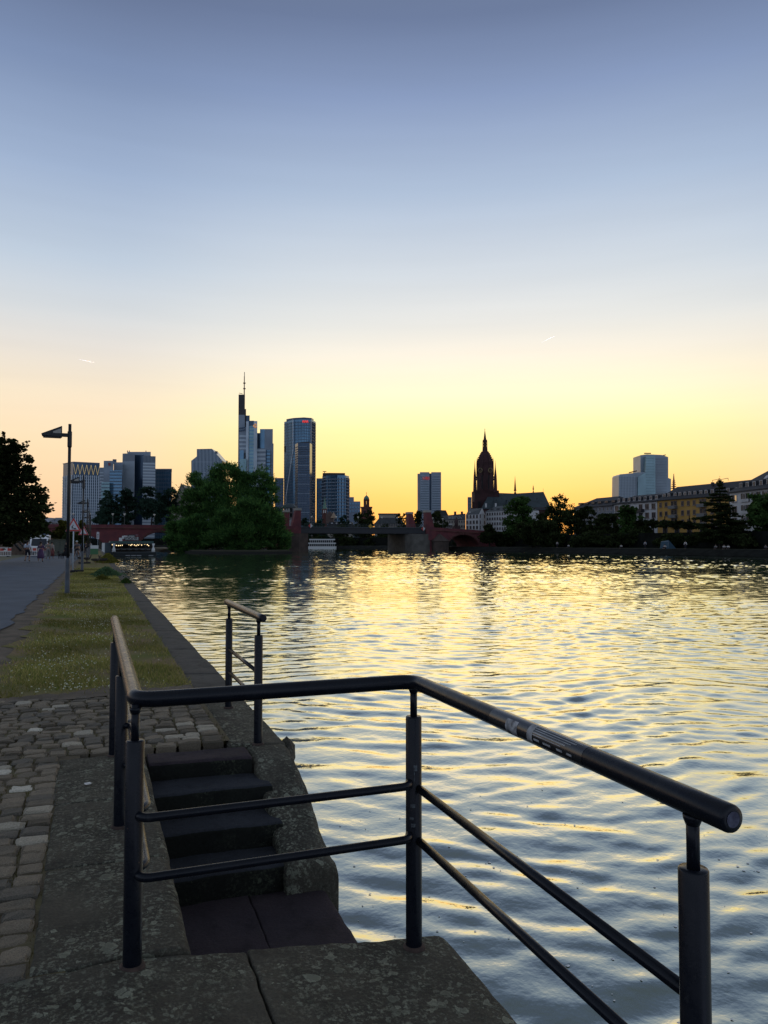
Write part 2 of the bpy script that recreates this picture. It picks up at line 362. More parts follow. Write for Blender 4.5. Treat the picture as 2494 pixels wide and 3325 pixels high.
# grass blades and clover flowers
def build_grass():
    g = np.random.default_rng(3)
    nb = 90000
    s = 8.45 + (g.random(nb)**1.7)*42; x = g.uniform(-1.2, 1.02, nb)
    dens = np.sin(2.1*x+.9*s)*np.sin(1.3*s-1.1*x) + .7*np.sin(5*x+3*s)
    edge = np.minimum((x+1.1)/.35, (1.05-x)/.18)
    ok = (dens + g.normal(0, .45, nb) > -.35) & (g.random(nb) < np.clip(edge, .04, 1)) & (g.random(nb) < np.clip((s-8.42)/.6, .1, 1)); s, x = s[ok], x[ok]; nb = len(s)
    z = np.array([verge_z(a, b) for a, b in zip(x, s)])
    h = g.uniform(.02, .055, nb)*(1+s*.012); w = g.uniform(.003, .006, nb)*(1+s*.06); an = g.uniform(0, 6.28, nb); ln = g.normal(0, .6, (nb, 2))*h[:, None]
    V = np.zeros((nb, 3, 3)); dx, dy = np.cos(an)*w, np.sin(an)*w
    V[:, 0] = np.stack([x-dx, s-dy, z-.005], 1); V[:, 1] = np.stack([x+dx, s+dy, z-.005], 1); V[:, 2] = np.stack([x+ln[:, 0], s+ln[:, 1], z+h], 1)
    tag(npmesh('grass_blades', V.reshape(-1, 3), np.arange(nb*3).reshape(-1, 3), leaf_mat('grass_blade', (.16,.20,.04), (.42,.35,.14), .3)),
        'short dry olive grass growing between the path and the quay edge', 'grass', kind='stuff')
    nf = 1900; s = 8.6 + (g.random(nf)**1.4)*24; x = -.1 + g.normal(0, .42, nf) + .25*np.sin(s*.5); ok = (x > -1) & (x < .95) & (np.sin(1.7*s+2*x)*np.sin(.9*s-3*x)+g.normal(0,.5,nf) > -.1); s, x = s[ok], x[ok]; nf = len(s)
    V = []; Q = []
    for i in range(nf):
        c = (x[i], s[i], verge_z(x[i], s[i])+g.uniform(.03, .06)); r = g.uniform(.006, .012); k = len(V)
        V += [(c[0]-r, c[1], c[2]), (c[0], c[1]-r, c[2]), (c[0]+r, c[1], c[2]), (c[0], c[1]+r, c[2]), (c[0], c[1], c[2]+r)]
        Q += [(k, k+1, k+4), (k+1, k+2, k+4), (k+2, k+3, k+4), (k+3, k, k+4)]
    tag(npmesh('clover_flowers', V, Q, mat('clover', (.5,.5,.36), .9)), 'tiny pale clover flowers scattered through the grass strip', 'flowers', kind='stuff')
build_grass()
# ------------------------------------------------------------------ quay: coping stones, slabs, steps
lich = stone_mat('lichen_stone', (.10,.09,.068), (.05,.045,.036), (.36,.375,.28), .84, 16)
lich2 = stone_mat('lichen_slab', (.076,.064,.049), (.042,.036,.028), (.32,.335,.245), .58, 14)
cope_m = stone_mat('coping_stone', (.13,.12,.105), (.085,.08,.07), (.17,.18,.145), .25, 20)
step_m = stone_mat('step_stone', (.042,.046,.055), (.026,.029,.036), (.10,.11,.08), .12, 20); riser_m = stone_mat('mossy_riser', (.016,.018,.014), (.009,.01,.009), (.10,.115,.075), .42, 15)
plat_m = stone_mat('platform_stone', (.055,.042,.048), (.036,.028,.034), (.09,.09,.075), .08, 16)
wall_m = stone_mat('quay_wall_stone', (.09,.08,.07), (.05,.045,.04), (.2,.2,.15), .2, 9)
def hn(x, y, k=1.0):
    return (math.sin(7.3*x+3.1*y)*math.sin(5.7*y-2.2*x) + .5*math.sin(17*x-11*y+1)*math.sin(13*y+9*x) + .3*math.sin(41*x+29*y))*k
def slab(parent, name, n0, n1, s0, s1, zf, thick, m, r=.02, step=.04, rough=.003, edge=(0,0,0,0), side=None):
    """stone block with a dressed, uneven top and worn rounded edges (edge = extra wear on n0,n1,s0,s1 side)"""
    def axis(a, b, ra, rb):
        L = b-a; xs = [0, .15*ra, .4*ra, .7*ra, ra]; n = max(1, int((L-ra-rb)/step)); xs += [ra+(L-ra-rb)*i/n for i in range(1, n)]
        return [a+x for x in xs] + [b-x for x in (rb, .7*rb, .4*rb, .15*rb, 0)]
    rr = [r+e for e in edge]
    X = axis(n0, n1, rr[0], rr[1]); Y = axis(s0, s1, rr[2], rr[3]); V, Fc = [], []
    def drop(d, r_): return 0 if d >= r_ else r_*(1-math.sqrt(max(0, 1-(1-d/r_)**2)))
    for y in Y:
        for x in X:
            dz = max(drop(x-n0, rr[0]), drop(n1-x, rr[1]))+max(drop(y-s0, rr[2]), drop(s1-y, rr[3]))
            V.append((x + rough*hn(y, x*2), y + rough*hn(x*3, y), zf(x, y) - dz + rough*hn(x, y)))
    nx, ny = len(X), len(Y)
    Fc = [(j*nx+i, j*nx+i+1, (j+1)*nx+i+1, (j+1)*nx+i) for j in range(ny-1) for i in range(nx-1)]
    loop = [i for i in range(nx)] + [j*nx+nx-1 for j in range(1, ny)] + [(ny-1)*nx+i for i in range(nx-2, -1, -1)] + [j*nx for j in range(ny-2, 0, -1)]
    k = len(V); V += [(V[i][0], V[i][1], zf(V[i][0], V[i][1])-thick) for i in loop]; L = len(loop)
    Fc += [(loop[i], k+i, k+(i+1)%L, loop[(i+1)%L]) for i in range(L)]
    o = pymesh(name, V, Fc, [m, side] if side else m, parent, smooth=True)
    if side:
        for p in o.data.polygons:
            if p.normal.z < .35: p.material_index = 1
    return o
EDGE = 1.46
quay = thing('quay_wall', None, None, (1.4,0,-1.2)); tag(quay, kind='structure')
prism(quay, 'wall_face', [(.6,6.02),(1.40,6.02),(1.40,260),(.6,260)], -3, -.2, wall_m)
prism(quay, 'wall_face', [(.6,-30),(1.40,-30),(1.40,3.09),(.6,3.09)], -3, -.22, wall_m)
def zfar(x, s): return -.05*max(0, (x-.5))
s = 6.08; i = 0
while s < 240:
    L = random.uniform(1.0, 1.5)*(1 if s < 50 else 2.5)
    if s < 8.3: L = random.choice([1.15, 1.25])
    slab(quay, 'coping_stone', 1.0+random.uniform(-.015,.01), EDGE+random.uniform(-.012,.012), s+.006, s+L-.006, (lambda dz: (lambda x, y: zfar(x, y)+dz))(random.uniform(-.006,.006)), .3, cope_m if i > 1 else lich, .018, .06 if s < 12 else .3, .003 if s < 20 else .005)
    s += L; i += 1
# near slabs that slope to the water
def znear(x, s): return -.13*min(1.15, max(0, (x-.14)/1.1))
for (a, b, c, d, m) in ((-2.6,-.82,1.9,3.02,lich2), (-.81,.58,1.9,3.08,lich), (.588,EDGE,2.02,3.1,lich), (-2.6,.2,.6,1.893,lich2), (.207,EDGE,1.0,2.013,lich2), (-2.6,EDGE,-2,.592,lich2)):
    slab(quay, 'paving_slab', a, b, c, d, znear, .3, m, .012, .035, .005, (0, .05 if b == EDGE else 0, 0, 0))
# left strip beside the stairwell and the stone above the top step
for c, d in ((3.09, 4.02), (4.03, 5.0), (5.008, 6.02)):
    slab(quay, 'edge_stone', -.205+random.uniform(-.015,.01), .375, c, d, lambda x, y: 0.0, .85, lich, .012, .035, .004, (0,.045,0,0))
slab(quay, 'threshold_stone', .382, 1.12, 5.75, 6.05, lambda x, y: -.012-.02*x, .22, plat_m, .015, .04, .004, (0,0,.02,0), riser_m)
# the steps
st = thing('stone_steps', 'worn stone steps leading down from the cobbles to a low landing at the water', 'steps', (.8,4.7,-.6))
for k in range(3):
    s1 = 5.77-.33*k; z = -.15*(k+1)
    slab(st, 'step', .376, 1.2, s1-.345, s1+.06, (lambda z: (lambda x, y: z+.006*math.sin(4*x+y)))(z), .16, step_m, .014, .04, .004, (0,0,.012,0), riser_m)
slab(st, 'landing_slab', .376, .905, 3.0, 4.83, lambda x, y: -.60, .3, plat_m, .008, .05, .004)
slab(st, 'landing_slab', .912, 1.385, 3.95, 4.83, lambda x, y: -.607-.02*(x-.9), .3, plat_m, .008, .05, .005, (0,.03,0,0))
slab(st, 'landing_slab', .912, 1.39, 3.0, 3.942, lambda x, y: -.602-.02*(x-.9), .3, plat_m, .008, .05, .005, (0,.03,0,0))
prism(st, 'foundation', [(.37,3.0),(1.40,3.0),(1.40,6.0),(.37,6.0)], -3, -.87, wall_m)
# sloping cheek wall on the river side of the steps
def zcheek(x, y):
    t = (5.95-y)/(5.95-4.72); t = min(1, max(0, t)); e = t*t*(3-2*t)
    return -.035 - .40*(.35*t+.65*e) - .03*(x-1.15)
slab(st, 'cheek_wall', 1.13, EDGE, 4.70, 6.07, zcheek, .62, lich, .02, .035, .006, (.035,.05,.035,0))
bm = bmesh.new(); bmesh.ops.create_icosphere(bm, subdivisions=2, radius=1)
for v in bm.verts:
    k = 1+.25*hn(v.co.x*.4, v.co.y*.4+v.co.z*.3); v.co = Vector((v.co.x*.075*k, v.co.y*.16*k, v.co.z*.09*k)) + Vector((1.485, 6.2, -.14))
obj('broken_stone', bm, lich, quay)
# ------------------------------------------------------------------ cobbles
cob = thing('cobble_pavement', None, None, (-1,5,0)); tag(cob, kind='structure')
sheet_o = strip_grid('cobble_bed', -5.2, 1.02, 2.9, 8.55, .12, .12, lambda x, s: -.0065+.0035*hn(x, s), mat('joint_soil', (.085,.062,.036), .95, col2=(.105,.09,.035), nscale=5, bump=.01, bscale=50)); sheet_o.parent = cob; sheet_o.matrix_parent_inverse = Matrix.Translation((1,-5,0)); del sheet_o['kind']
# cut the part of the bed that would cover the stairwell
bm = bmesh.new(); bm.from_mesh(sheet_o.data)
bmesh.ops.delete(bm, geom=[f for f in bm.faces if f.calc_center_median().x > -.03 and f.calc_center_median().y < 6.13], context='FACES'); bm.to_mesh(sheet_o.data); bm.free()
def cobble_material():
    m = bpy.data.materials.new('cobble'); m.use_nodes = True; t = m.node_tree; b = t.nodes['Principled BSDF']; b.inputs['Roughness'].default_value = .75; b.inputs['Specular IOR Level'].default_value = .35
    r = N(t, 'ShaderNodeObjectInfo').outputs['Random']
    c = ramp(t, r, [(0, (.105,.088,.062,1)), (.2, (.165,.138,.098,1)), (.4, (.125,.112,.088,1)), (.6, (.195,.162,.115,1)), (.8, (.23,.19,.135,1)), (.93, (.40,.36,.28,1)), (.985, (.62,.58,.48,1))], 'CONSTANT')
    tcn = N(t, 'ShaderNodeTexCoord').outputs['Object']
    n = N(t, 'ShaderNodeTexNoise'); n.inputs['Scale'].default_value = 22; n.inputs['Detail'].default_value = 6; t.links.new(tcn, n.inputs['Vector'])
    f = N(t, 'ShaderNodeMapRange'); t.links.new(n.outputs[0], f.inputs[0]); f.inputs[1].default_value = .35; f.inputs[2].default_value = .7; f.inputs[3].default_value = .65; f.inputs[4].default_value = 1.3
    h = N(t, 'ShaderNodeHueSaturation'); t.links.new(c, h.inputs['Color']); t.links.new(f.outputs[0], h.inputs['Value']); t.links.new(h.outputs[0], b.inputs['Base Color'])
    bp = N(t, 'ShaderNodeBump'); bp.inputs['Strength'].default_value = .8; bp.inputs['Distance'].default_value = .011; t.links.new(n.outputs[0], bp.inputs['Height']); t.links.new(bp.outputs[0], b.inputs['Normal'])
    return m
cob_m = cobble_material()
def cobble_mesh(k):
    r_ = random.Random(k); bm = bmesh.new(); bmesh.ops.create_cube(bm, size=1)
    bmesh.ops.subdivide_edges(bm, edges=bm.edges, cuts=3, use_grid_fill=True)
    for v in bm.verts:
        x, y, z = [(.40 if q > 0 else -.40) if abs(abs(q)-.25) < .01 else q for q in v.co]; top = z > .45
        ex = 1-.05*(abs(y)*2)**4; ey = 1-.05*(abs(x)*2)**4
        v.co = Vector((x*ex*(1+r_.uniform(-.05,.05)), y*ey*(1+r_.uniform(-.05,.05)), z))
        if top: v.co.z = .5 - (.10 if max(abs(x), abs(y)) > .4 else 0) + r_.uniform(-.07,.07); v.co.x *= .93+r_.uniform(-.04,.03); v.co.y *= .93+r_.uniform(-.04,.03)
    bmesh.ops.delete(bm, geom=[f for f in bm.faces if f.calc_center_median().z < -.4], context='FACES')
    me = bpy.data.meshes.new('cobble'); bm.to_mesh(me); bm.free(); me.materials.append(cob_m); return me
CMES = [cobble_mesh(k) for k in range(12)]
spots = []
s = 3.07; row = 0; rc = random.Random(9)
while s < 8.4:
    dep = rc.uniform(.105, .14); n = .985 if s > 6.02 else -.2; n += rc.uniform(-.012,.0)
    while n > -4.6:
        w = rc.uniform(.115, .18); c = Vector((n-w/2, s+dep/2+.012*math.sin(n*3+row)))
        d = c.x*math.sin(R(YAW))+c.y*math.cos(R(YAW)); lat = c.x*math.cos(R(YAW))-c.y*math.sin(R(YAW))
        u = CX+F*lat/d
        spots.append((d if u > -60 else d+100, c, w-.009, dep-.009))
        n -= w+rc.uniform(0,.01)
    s += dep; row += 1
spots.sort(key=lambda q: q[0])
rest = bmesh.new()
for i, (d, c, w, dep) in enumerate(spots):
    me = rc.choice(CMES); rz = rc.uniform(-.06,.06)+(math.pi if rc.random()<.5 else 0); z = -.033+rc.uniform(-.007,.006)
    if i < 300:
        o = link('cobble', me, cob); o.location = (c.x, c.y, z); o.scale = (w, dep, .08); o.rotation_euler = (rc.uniform(-.03,.03), rc.uniform(-.03,.03), rz)
    else:
        k = len(rest.verts); rest.from_mesh(me); rest.verts.ensure_lookup_table()
        bmesh.ops.transform(rest, matrix=Matrix.Translation((c.x, c.y, z)) @ Matrix.Rotation(rz, 4, 'Z') @ Matrix.Diagonal((w, dep, .08, 1)), verts=rest.verts[k:])
rest_m = mat('cobble_far', (.17,.145,.105), .75, island=.55, bump=.006, bscale=22, spec=.35)
tag(obj('far_cobbles', rest, rest_m, cob), kind='stuff')
# moss and weed tufts in the joints
def tufts():
    g = np.random.default_rng(8); V = []; Q = []
    for i, (d, c, w, dep) in enumerate(spots):
        if rc.random() > .8: continue
        for _ in range(10):
            x = c.x + (w/2+.006)*rc.choice((-1,1)) + rc.gauss(0,.008); y = c.y + rc.uniform(-.5,.5)*dep; h = rc.uniform(.012,.03); k = len(V)
            V += [(x-.004,y,-.03),(x+.004,y,-.03),(x+rc.gauss(0,.008),y+rc.gauss(0,.008),-.012+h)]; Q.append((k,k+1,k+2))
    tag(npmesh('moss_tufts', V, Q, leaf_mat('moss', (.06,.065,.02), (.12,.085,.04), .2)), 'moss and dry weeds growing in the cobble joints', 'moss', kind='stuff')
tufts()
# cigarette end and paper scraps
tag(box(None, 'cigarette_end', (1.02, 4.03, -.588), (.008,.028,.008), mat('paper', (.7,.69,.66), .8), .4), 'white cigarette end lying on the low landing', 'litter')
tag(box(None, 'paper_scrap', (-.02, 5.33, .012), (.035,.03,.006), mat('paper'), .4), 'small white paper scrap on the lichened edge stone', 'litter')
# ------------------------------------------------------------------ railings
def rail_paint():
    m = bpy.data.materials.new('rail_paint'); m.use_nodes = True; MATS['rail_paint'] = m; t = m.node_tree; b = t.nodes['Principled BSDF']
    tcn = N(t, 'ShaderNodeTexCoord').outputs['Object']; b.inputs['Specular IOR Level'].default_value = .22
    def noise(sc, det, lo, hi, a=0, z=1):
        n = N(t, 'ShaderNodeTexNoise'); n.inputs['Scale'].default_value = sc; n.inputs['Detail'].default_value = det; n.inputs['Roughness'].default_value = .65; t.links.new(tcn, n.inputs['Vector'])
        f = N(t, 'ShaderNodeMapRange'); t.links.new(n.outputs[0], f.inputs[0]); f.inputs[1].default_value = lo; f.inputs[2].default_value = hi; f.inputs[3].default_value = a; f.inputs[4].default_value = z; return f.outputs[0]
    c = mixc(t, noise(6, 6, .35, .65), (.004,.006,.011,1), (.008,.010,.015,1)); c = mixc(t, noise(17, 8, .62, .7, 0, .5), c, (.03,.032,.035,1)); chip = noise(70, 6, .69, .72)
    c = mixc(t, chip, c, (.13,.075,.05,1)); t.links.new(c, b.inputs['Base Color']); t.links.new(noise(24, 6, .3, .7, .2, .38), b.inputs['Roughness'])
    bp = N(t, 'ShaderNodeBump'); bp.inputs['Distance'].default_value = .0006; bp.inputs['Strength'].default_value = .7; t.links.new(math_node(t, 'SUBTRACT', noise(45, 5, 0, 1), math_node(t, 'MULTIPLY', chip, .4)), bp.inputs['Height']); t.links.new(bp.outputs[0], b.inputs['Normal']); return m
rail_m = rail_paint()
rail_worn = mat('rail_worn_top', (.05,.055,.062), .3, spec=.6, noise=.5, nscale=14, bump=.001, bscale=50)
stick_m = mat('sticker_rest', (.42,.44,.46), .6, col2=(.03,.035,.045), nscale=38)
RZ = .966
def bend(pts, r, k=7):
    """polyline with rounded corners"""
    pts = [Vector(p) for p in pts]; out = [pts[0]]
    for i in range(1, len(pts)-1):
        a, b, c = pts[i-1], pts[i], pts[i+1]; p0 = b+(a-b).normalized()*r; p1 = b+(c-b).normalized()*r
        for j in range(k+1):
            t = j/k; out.append(p0*(1-t)**2 + b*2*t*(1-t) + p1*t*t)
    out.append(pts[-1]); return out
def post(parent, x, y, z0):
    bm = bmesh.new(); bm_lathe(bm, (x, y, z0), [(.034,-.05),(.034,.0),(.0335,.82-z0-.004),(.031,.82-z0),(.0145,.82-z0)], 20); p = obj('post', bm, rail_m, parent)
    bm = bmesh.new(); bm_lathe(bm, (x, y, 0), [(.0148,.80),(.0148,RZ-.015)], 14); obj('post_insert', bm, rail_m, p)
    bm = bmesh.new(); bm_lathe(bm, (x, y, 0), [(.0155,RZ-.05),(.021,RZ-.036),(.022,RZ-.026)], 12); obj('weld', bm, rail_m, p)
    bm = bmesh.new(); bm_lathe(bm, (x, y, z0), [(.05,-.02),(.047,.004),(.036,.012)], 16); obj('footing', bm, mat('rusty_footing', (.07,.045,.035), .9, noise=.5, nscale=30), p)
def densify(pts, step=.12):
    out = [Vector(pts[0])]
    for a, b in zip(pts, pts[1:]):
        a, b = Vector(a), Vector(b); n = max(1, int((b-a).length/step)); out += [a+(b-a)*i/n for i in range(1, n+1)]
    return out
def capped_rail(parent, pts, r):
    pts = densify(pts); a = pts[0]; b = pts[-1]
    # rounded welded ends
    e0 = (pts[0]-pts[1]).normalized(); e1 = (pts[-1]-pts[-2]).normalized()
    P = [a+e0*.012, a+e0*.009]+pts+[b+e1*.006, b+e1*.008]; Rr = [r*.55, r*.85]+[r]*len(pts)+[r*.93, r*.6]
    return tube(parent, 'handrail', P, Rr, rail_m, 28)
XL, XR, SN = .15, 1.27, 3.02
nr = thing('near_railing', 'dark painted tube railing wrapping the near side of the stairwell', 'railing', (XL, SN, 0))
hr = capped_rail(nr, bend([(XL, 6.25, RZ), (XL, SN, RZ), (XR, SN, RZ), (XR, 1.29, RZ)], .085), .0305)
for (x, y) in ((XL, 6.0), (XL, 4.5), (XL, SN), (XR, SN), (XR, 1.40)): post(nr, x, y, znear(x, 2) if y < 3.2 else 0)
for z in (.55, .335):
    tube(nr, 'bar', densify(bend([(XL+.005, SN-.0, z), (XL+.03, SN-.06, z), (XR-.05, SN-.06, z), (XR-.02, SN-.0, z)], .03, 5)), .0165, rail_m, 14)
    tube(nr, 'bar', [(XR+.012, SN-.02, z-.025), (XR+.012, 1.41, z-.025)], .0165, rail_m, 14)
    tube(nr, 'bar', densify(bend([(XL, 4.5, z), (XL+.05, 4.46, z), (XL+.05, SN+.08, z), (XL+.005, SN+.02, z)], .03, 5)), .0165, rail_m, 14)
    tube(nr, 'bar', densify(bend([(XL, 6.0, z), (XL+.05, 5.96, z), (XL+.05, 4.56, z), (XL, 4.5, z)], .03, 5)), .0165, rail_m, 14)
# sticker remains wrapped round the handrail and the posts
def wrap(parent, cx, cz, r, y0, y1, a0, a1, m):
    V, Fc = [], []; n = 10
    for j in range(5):
        y = y0+(y1-y0)*j/4
        for i in range(n+1):
            a = a0+(a1-a0)*i/n; V.append((cx+r*math.cos(a), y, cz+r*math.sin(a)))
    Fc = [(j*(n+1)+i, j*(n+1)+i+1, (j+1)*(n+1)+i+1, (j+1)*(n+1)+i) for j in range(4) for i in range(n)]
    return pymesh('sticker', V, Fc, m, parent, True)
dark_tape = mat('dark_tape', (.012,.014,.018), .25, spec=.6)
wrap(hr, XR, RZ, .0311, 2.30, 1.78, 1.1, 4.3, dark_tape)
wrap(hr, XR, RZ, .0315, 2.19, 2.12, 2.3, 4.1, stick_m)
for k in range(5): wrap(hr, XR, RZ, .0315, 2.05+.003*k, 1.80+.02*k, 1.85+.24*k, 1.93+.24*k+.03*(k%2), mat('sticker_line', (.40,.42,.44), .6, noise=.5, nscale=25))
wrap(hr, XR, RZ, .0315, 2.06, 2.03, 1.9, 3.6, mat('sticker_line'))
for k, (y0, y1) in enumerate(((2.02,1.99),(1.97,1.93),(1.9,1.87),(1.85,1.825))): wrap(hr, XR, RZ, .0315, y0, y1, 3.15, 3.35, mat('sticker_line'))
def vwrap(parent, cx, cy, r, z0, z1, a0, a1, m):
    V = []; n = 6
    for z in (z0, z1):
        V += [(cx+r*math.cos(a0+(a1-a0)*i/n), cy+r*math.sin(a0+(a1-a0)*i/n), z) for i in range(n+1)]
    pymesh('sticker', V, [(i, i+1, n+2+i, n+1+i) for i in range(n)], m, parent, True)
for (z0, z1, a0, a1) in ((.60,.625,4.3,4.75),(.55,.595,4.35,4.45),(.45,.465,3.9,4.5),(.40,.41,3.8,4.3),(.37,.385,4.0,4.5)):
    vwrap(nr, XR, SN, .0347, z0, z1, a0, a1, mat('old_sticker', (.10,.12,.13), .7, col2=(.03,.03,.035), nscale=70))
lathe_bm = bmesh.new(); ring = [(.0145,0),(.0145,.0015)]
bm_tube(lathe_bm, [(XR, 1.2815, RZ), (XR, 1.2805, RZ)], [.017,.017], 20); obj('end_plug', lathe_bm, mat('end_plug', (.10,.11,.16), .5, col2=(.02,.02,.05), nscale=60), nr)
XR = 1.228
fr = thing('far_railing', 'short dark tube railing at the head of the steps, beside the water', 'railing', (XR, 6.1, 0))
capped_rail(fr, [(XR, 5.93, RZ), (XR, 7.66, RZ)], .0305)
for y in (6.09, 7.52): post(fr, XR, y, -.035)
for z in (.525, .31): tube(fr, 'bar', [(XR, 6.11, z), (XR, 7.5, z)], .0165, rail_m, 12)
# ------------------------------------------------------------------ street lamps
lamp_m = mat('lamp_paint', (.014,.016,.02), .5, spec=.4, noise=.3, nscale=5)
lamp_glass = mat('lamp_glass', (.30,.29,.26), .3)
def make_lamp():
    t = thing('street_lamp', None, None)
    lathe(t, 'base_sleeve', (0,0,0), [(.078,-.1),(.074,0),(.072,1.0),(.045,1.1)], mat('lamp_base_paint', (.06,.08,.105), .5, noise=.45, nscale=4), 14)
    lathe(t, 'pole', (0,0,0), [(.046,1.05),(.046,5.22)], lamp_m, 12)
    lathe(t, 'collar', (0,0,0), [(.06,4.5),(.066,4.54),(.066,4.98),(.05,5.0)], lamp_m, 12)
    box(t, 'arm', (-.13,0,4.87), (.26,.07,.11), lamp_m)
    # wedge shaped lantern
    hw = .17; z0 = 4.80
    V = []
    for y in (-hw, hw): V += [(-.22,y,z0),(-.22,y,z0+.33),(-.80,y,z0+.07),(-.78,y,z0+.02)]
    hd = pymesh('lantern', V, [(0,1,2,3),(7,6,5,4),(0,4,5,1),(1,5,6,2),(2,6,7,3),(3,7,4,0)], lamp_m, t)
    for y in (-hw-.004, hw+.004):
        pymesh('side_glass', [(-.25,y,z0+.10),(-.25,y,z0+.25),(-.47,y,z0+.15),(-.47,y,z0+.10)], [(0,1,2,3)], lamp_glass, hd)
    box(t, 'lens', (-.5,0,z0-.01), (.5,.28,.03), lamp_m)
    return t
lp = make_lamp()
lamp_words = ['tallest nearest wedge-headed street lamp on the grass', 'second wedge-headed street lamp along the grass verge', 'third wedge-headed street lamp along the grass verge', 'fourth wedge-headed street lamp along the grass verge', 'fifth wedge-headed street lamp, near the moored club boat', 'farthest wedge-headed street lamp, before the bridge']
for i, (x, s) in enumerate(((-.77,25.5),(-.62,44.7),(-.6,68.5),(-.6,88),(-.6,108),(-.6,130))):
    o = lp if i == 0 else copy_tree(lp); o.location = (x, s, 0); tag(o, lamp_words[i], 'street lamp', 'lamps along the river path'); o.rotation_euler.z = random.uniform(-.03,.03)
# ------------------------------------------------------------------ vegetation
def leaf_cards(C, size, aspect, g, A=None, spread=1.0):
    n = len(C)
    if A is None: A = g.normal(size=(n, 3))
    A = A/np.linalg.norm(A, axis=1, keepdims=True); B = np.cross(A, g.normal(size=(n, 3))); B /= np.linalg.norm(B, axis=1, keepdims=True)
    L = size*g.uniform(.6, 1.3, n)[:, None]; W = L*aspect
    V = np.stack([C-A*L*.5, C+B*W*.5-A*L*.05, C+A*L*.5, C-B*W*.5-A*L*.05], 1).reshape(-1, 3)
    return V, np.arange(n*4).reshape(-1, 4)
def crown_points(blobs, n, g, clump=.24, cl_per=26, inner=.5):
    """leaf positions in clumps through the volume of several ellipsoid blobs"""
    vol = np.array([b[3]*b[4]*b[5] for b in blobs])**.7; vol /= vol.sum(); out = []; outd = []
    for b, w in zip(blobs, vol):
        c = np.array(b[:3]); r = np.array(b[3:6]); k = max(5, int(cl_per*(1 if len(b) < 7 else b[6])))
        D = g.normal(size=(k, 3)); D /= np.linalg.norm(D, axis=1, keepdims=True)
        cc = c + D*r*(inner+(1-inner)*g.random((k, 1))**.5)
        m = int(n*w/k)+1; rad = clump*g.uniform(.6, 1.25, (k, 1, 1))*r.mean()
        P = cc[:, None]+g.normal(size=(k, m, 3))*rad*np.array([1, 1, .62])*.55
        out.append(P.reshape(-1, 3)); outd.append((P-c).reshape(-1, 3)/r)
    return np.concatenate(out), np.concatenate(outd)
bark = mat('bark', (.045,.036,.028), .95, noise=.5, nscale=6, bump=.02, bscale=12)
def trunk(parent, base, h, r, blobs, g, m=bark):
    bm = bmesh.new(); base = Vector(base); top = base+Vector((g.normal(0,.03)*h, g.normal(0,.03)*h, h))
    bm_tube(bm, [base+(0,0,-.3) if False else base+Vector((0,0,-.3)), base+(top-base)*.4+Vector((g.normal(0,.02)*h,0,0)), top], [r*1.25, r, r*.55], 8)
    for b in blobs[:7]:
        c = Vector(b[:3]); st_ = base+(top-base)*g.uniform(.55,.95)
        bm_tube(bm, [st_, (st_+c)/2+Vector((0,0,-.04*h)), c+Vector((0,0,b[5]*.5))], [r*.5, r*.3, r*.08], 5)
    return obj('trunk', bm, m, parent)
def tree(name, label, base, blobs, n, leaf, m, seed, aspect=.55, r=.3, clump=.24, cl_per=26, style=None, group=None, inner=.5, cat='tree', th=None):
    g = np.random.default_rng(seed); t = thing(name, label, cat, base, group)
    top = max(b[2] for b in blobs); trunk(t, base, (th or (top-base[2])*.8), r, blobs, g)
    C, D = crown_points(blobs, n, g, clump, cl_per, inner); A = None
    if style == 'willow':
        A = D*np.array([.8,.8,.35]) + np.array([0,0,.55]) + g.normal(size=D.shape)*.42
    elif style == 'flat': A = D*np.array([1,1,.1]) + g.normal(size=D.shape)*.5*np.array([1,1,.35])
    V, Q = leaf_cards(C, leaf, aspect, g, A)
    npmesh('crown', V, Q, m, t); return t
green_dark = leaf_mat('foliage_dark', (.022,.032,.014), (.045,.06,.022), .3)
green_mid = leaf_mat('foliage_green', (.03,.065,.02), (.07,.13,.035), .35)
green_willow = leaf_mat('foliage_willow', (.024,.072,.026), (.11,.22,.055), .35)
green_yellow = leaf_mat('foliage_yellow', (.09,.10,.02), (.15,.14,.035), .4)
green_blue = leaf_mat('foliage_bluish', (.022,.045,.035), (.04,.075,.05), .3)
def px_blob(u, v, d, ru, rv, rd=None):
    p = at(u, v, d); k = d/F; return (p.x, p.y, p.z, ru*k, (rd or ru)*k, rv*k)
# big maple at the left edge, in front of the stair ramp
d = 58
bl = [px_blob(*q) for q in ((-70,1620,d,120,150),(20,1480,d,48,70),(70,1500,d,34,60),(40,1560,d,70,60),(95,1600,d,55,22),(90,1635,d,62,26),(120,1660,d,50,34),(60,1700,d,90,40),(0,1640,d,80,90),(-60,1470,d,90,80),(100,1700,d,42,30),(20,1735,d,80,30),(8,1430,d,12,32))]
b0 = at(-130, 1800, d); tree('maple_tree', 'big dark maple tree at the left edge above the ramp', (b0.x, b0.y, 0), bl, 23000, .30, green_dark, 21, .75, .32, .30, 30, 'flat', inner=.35)
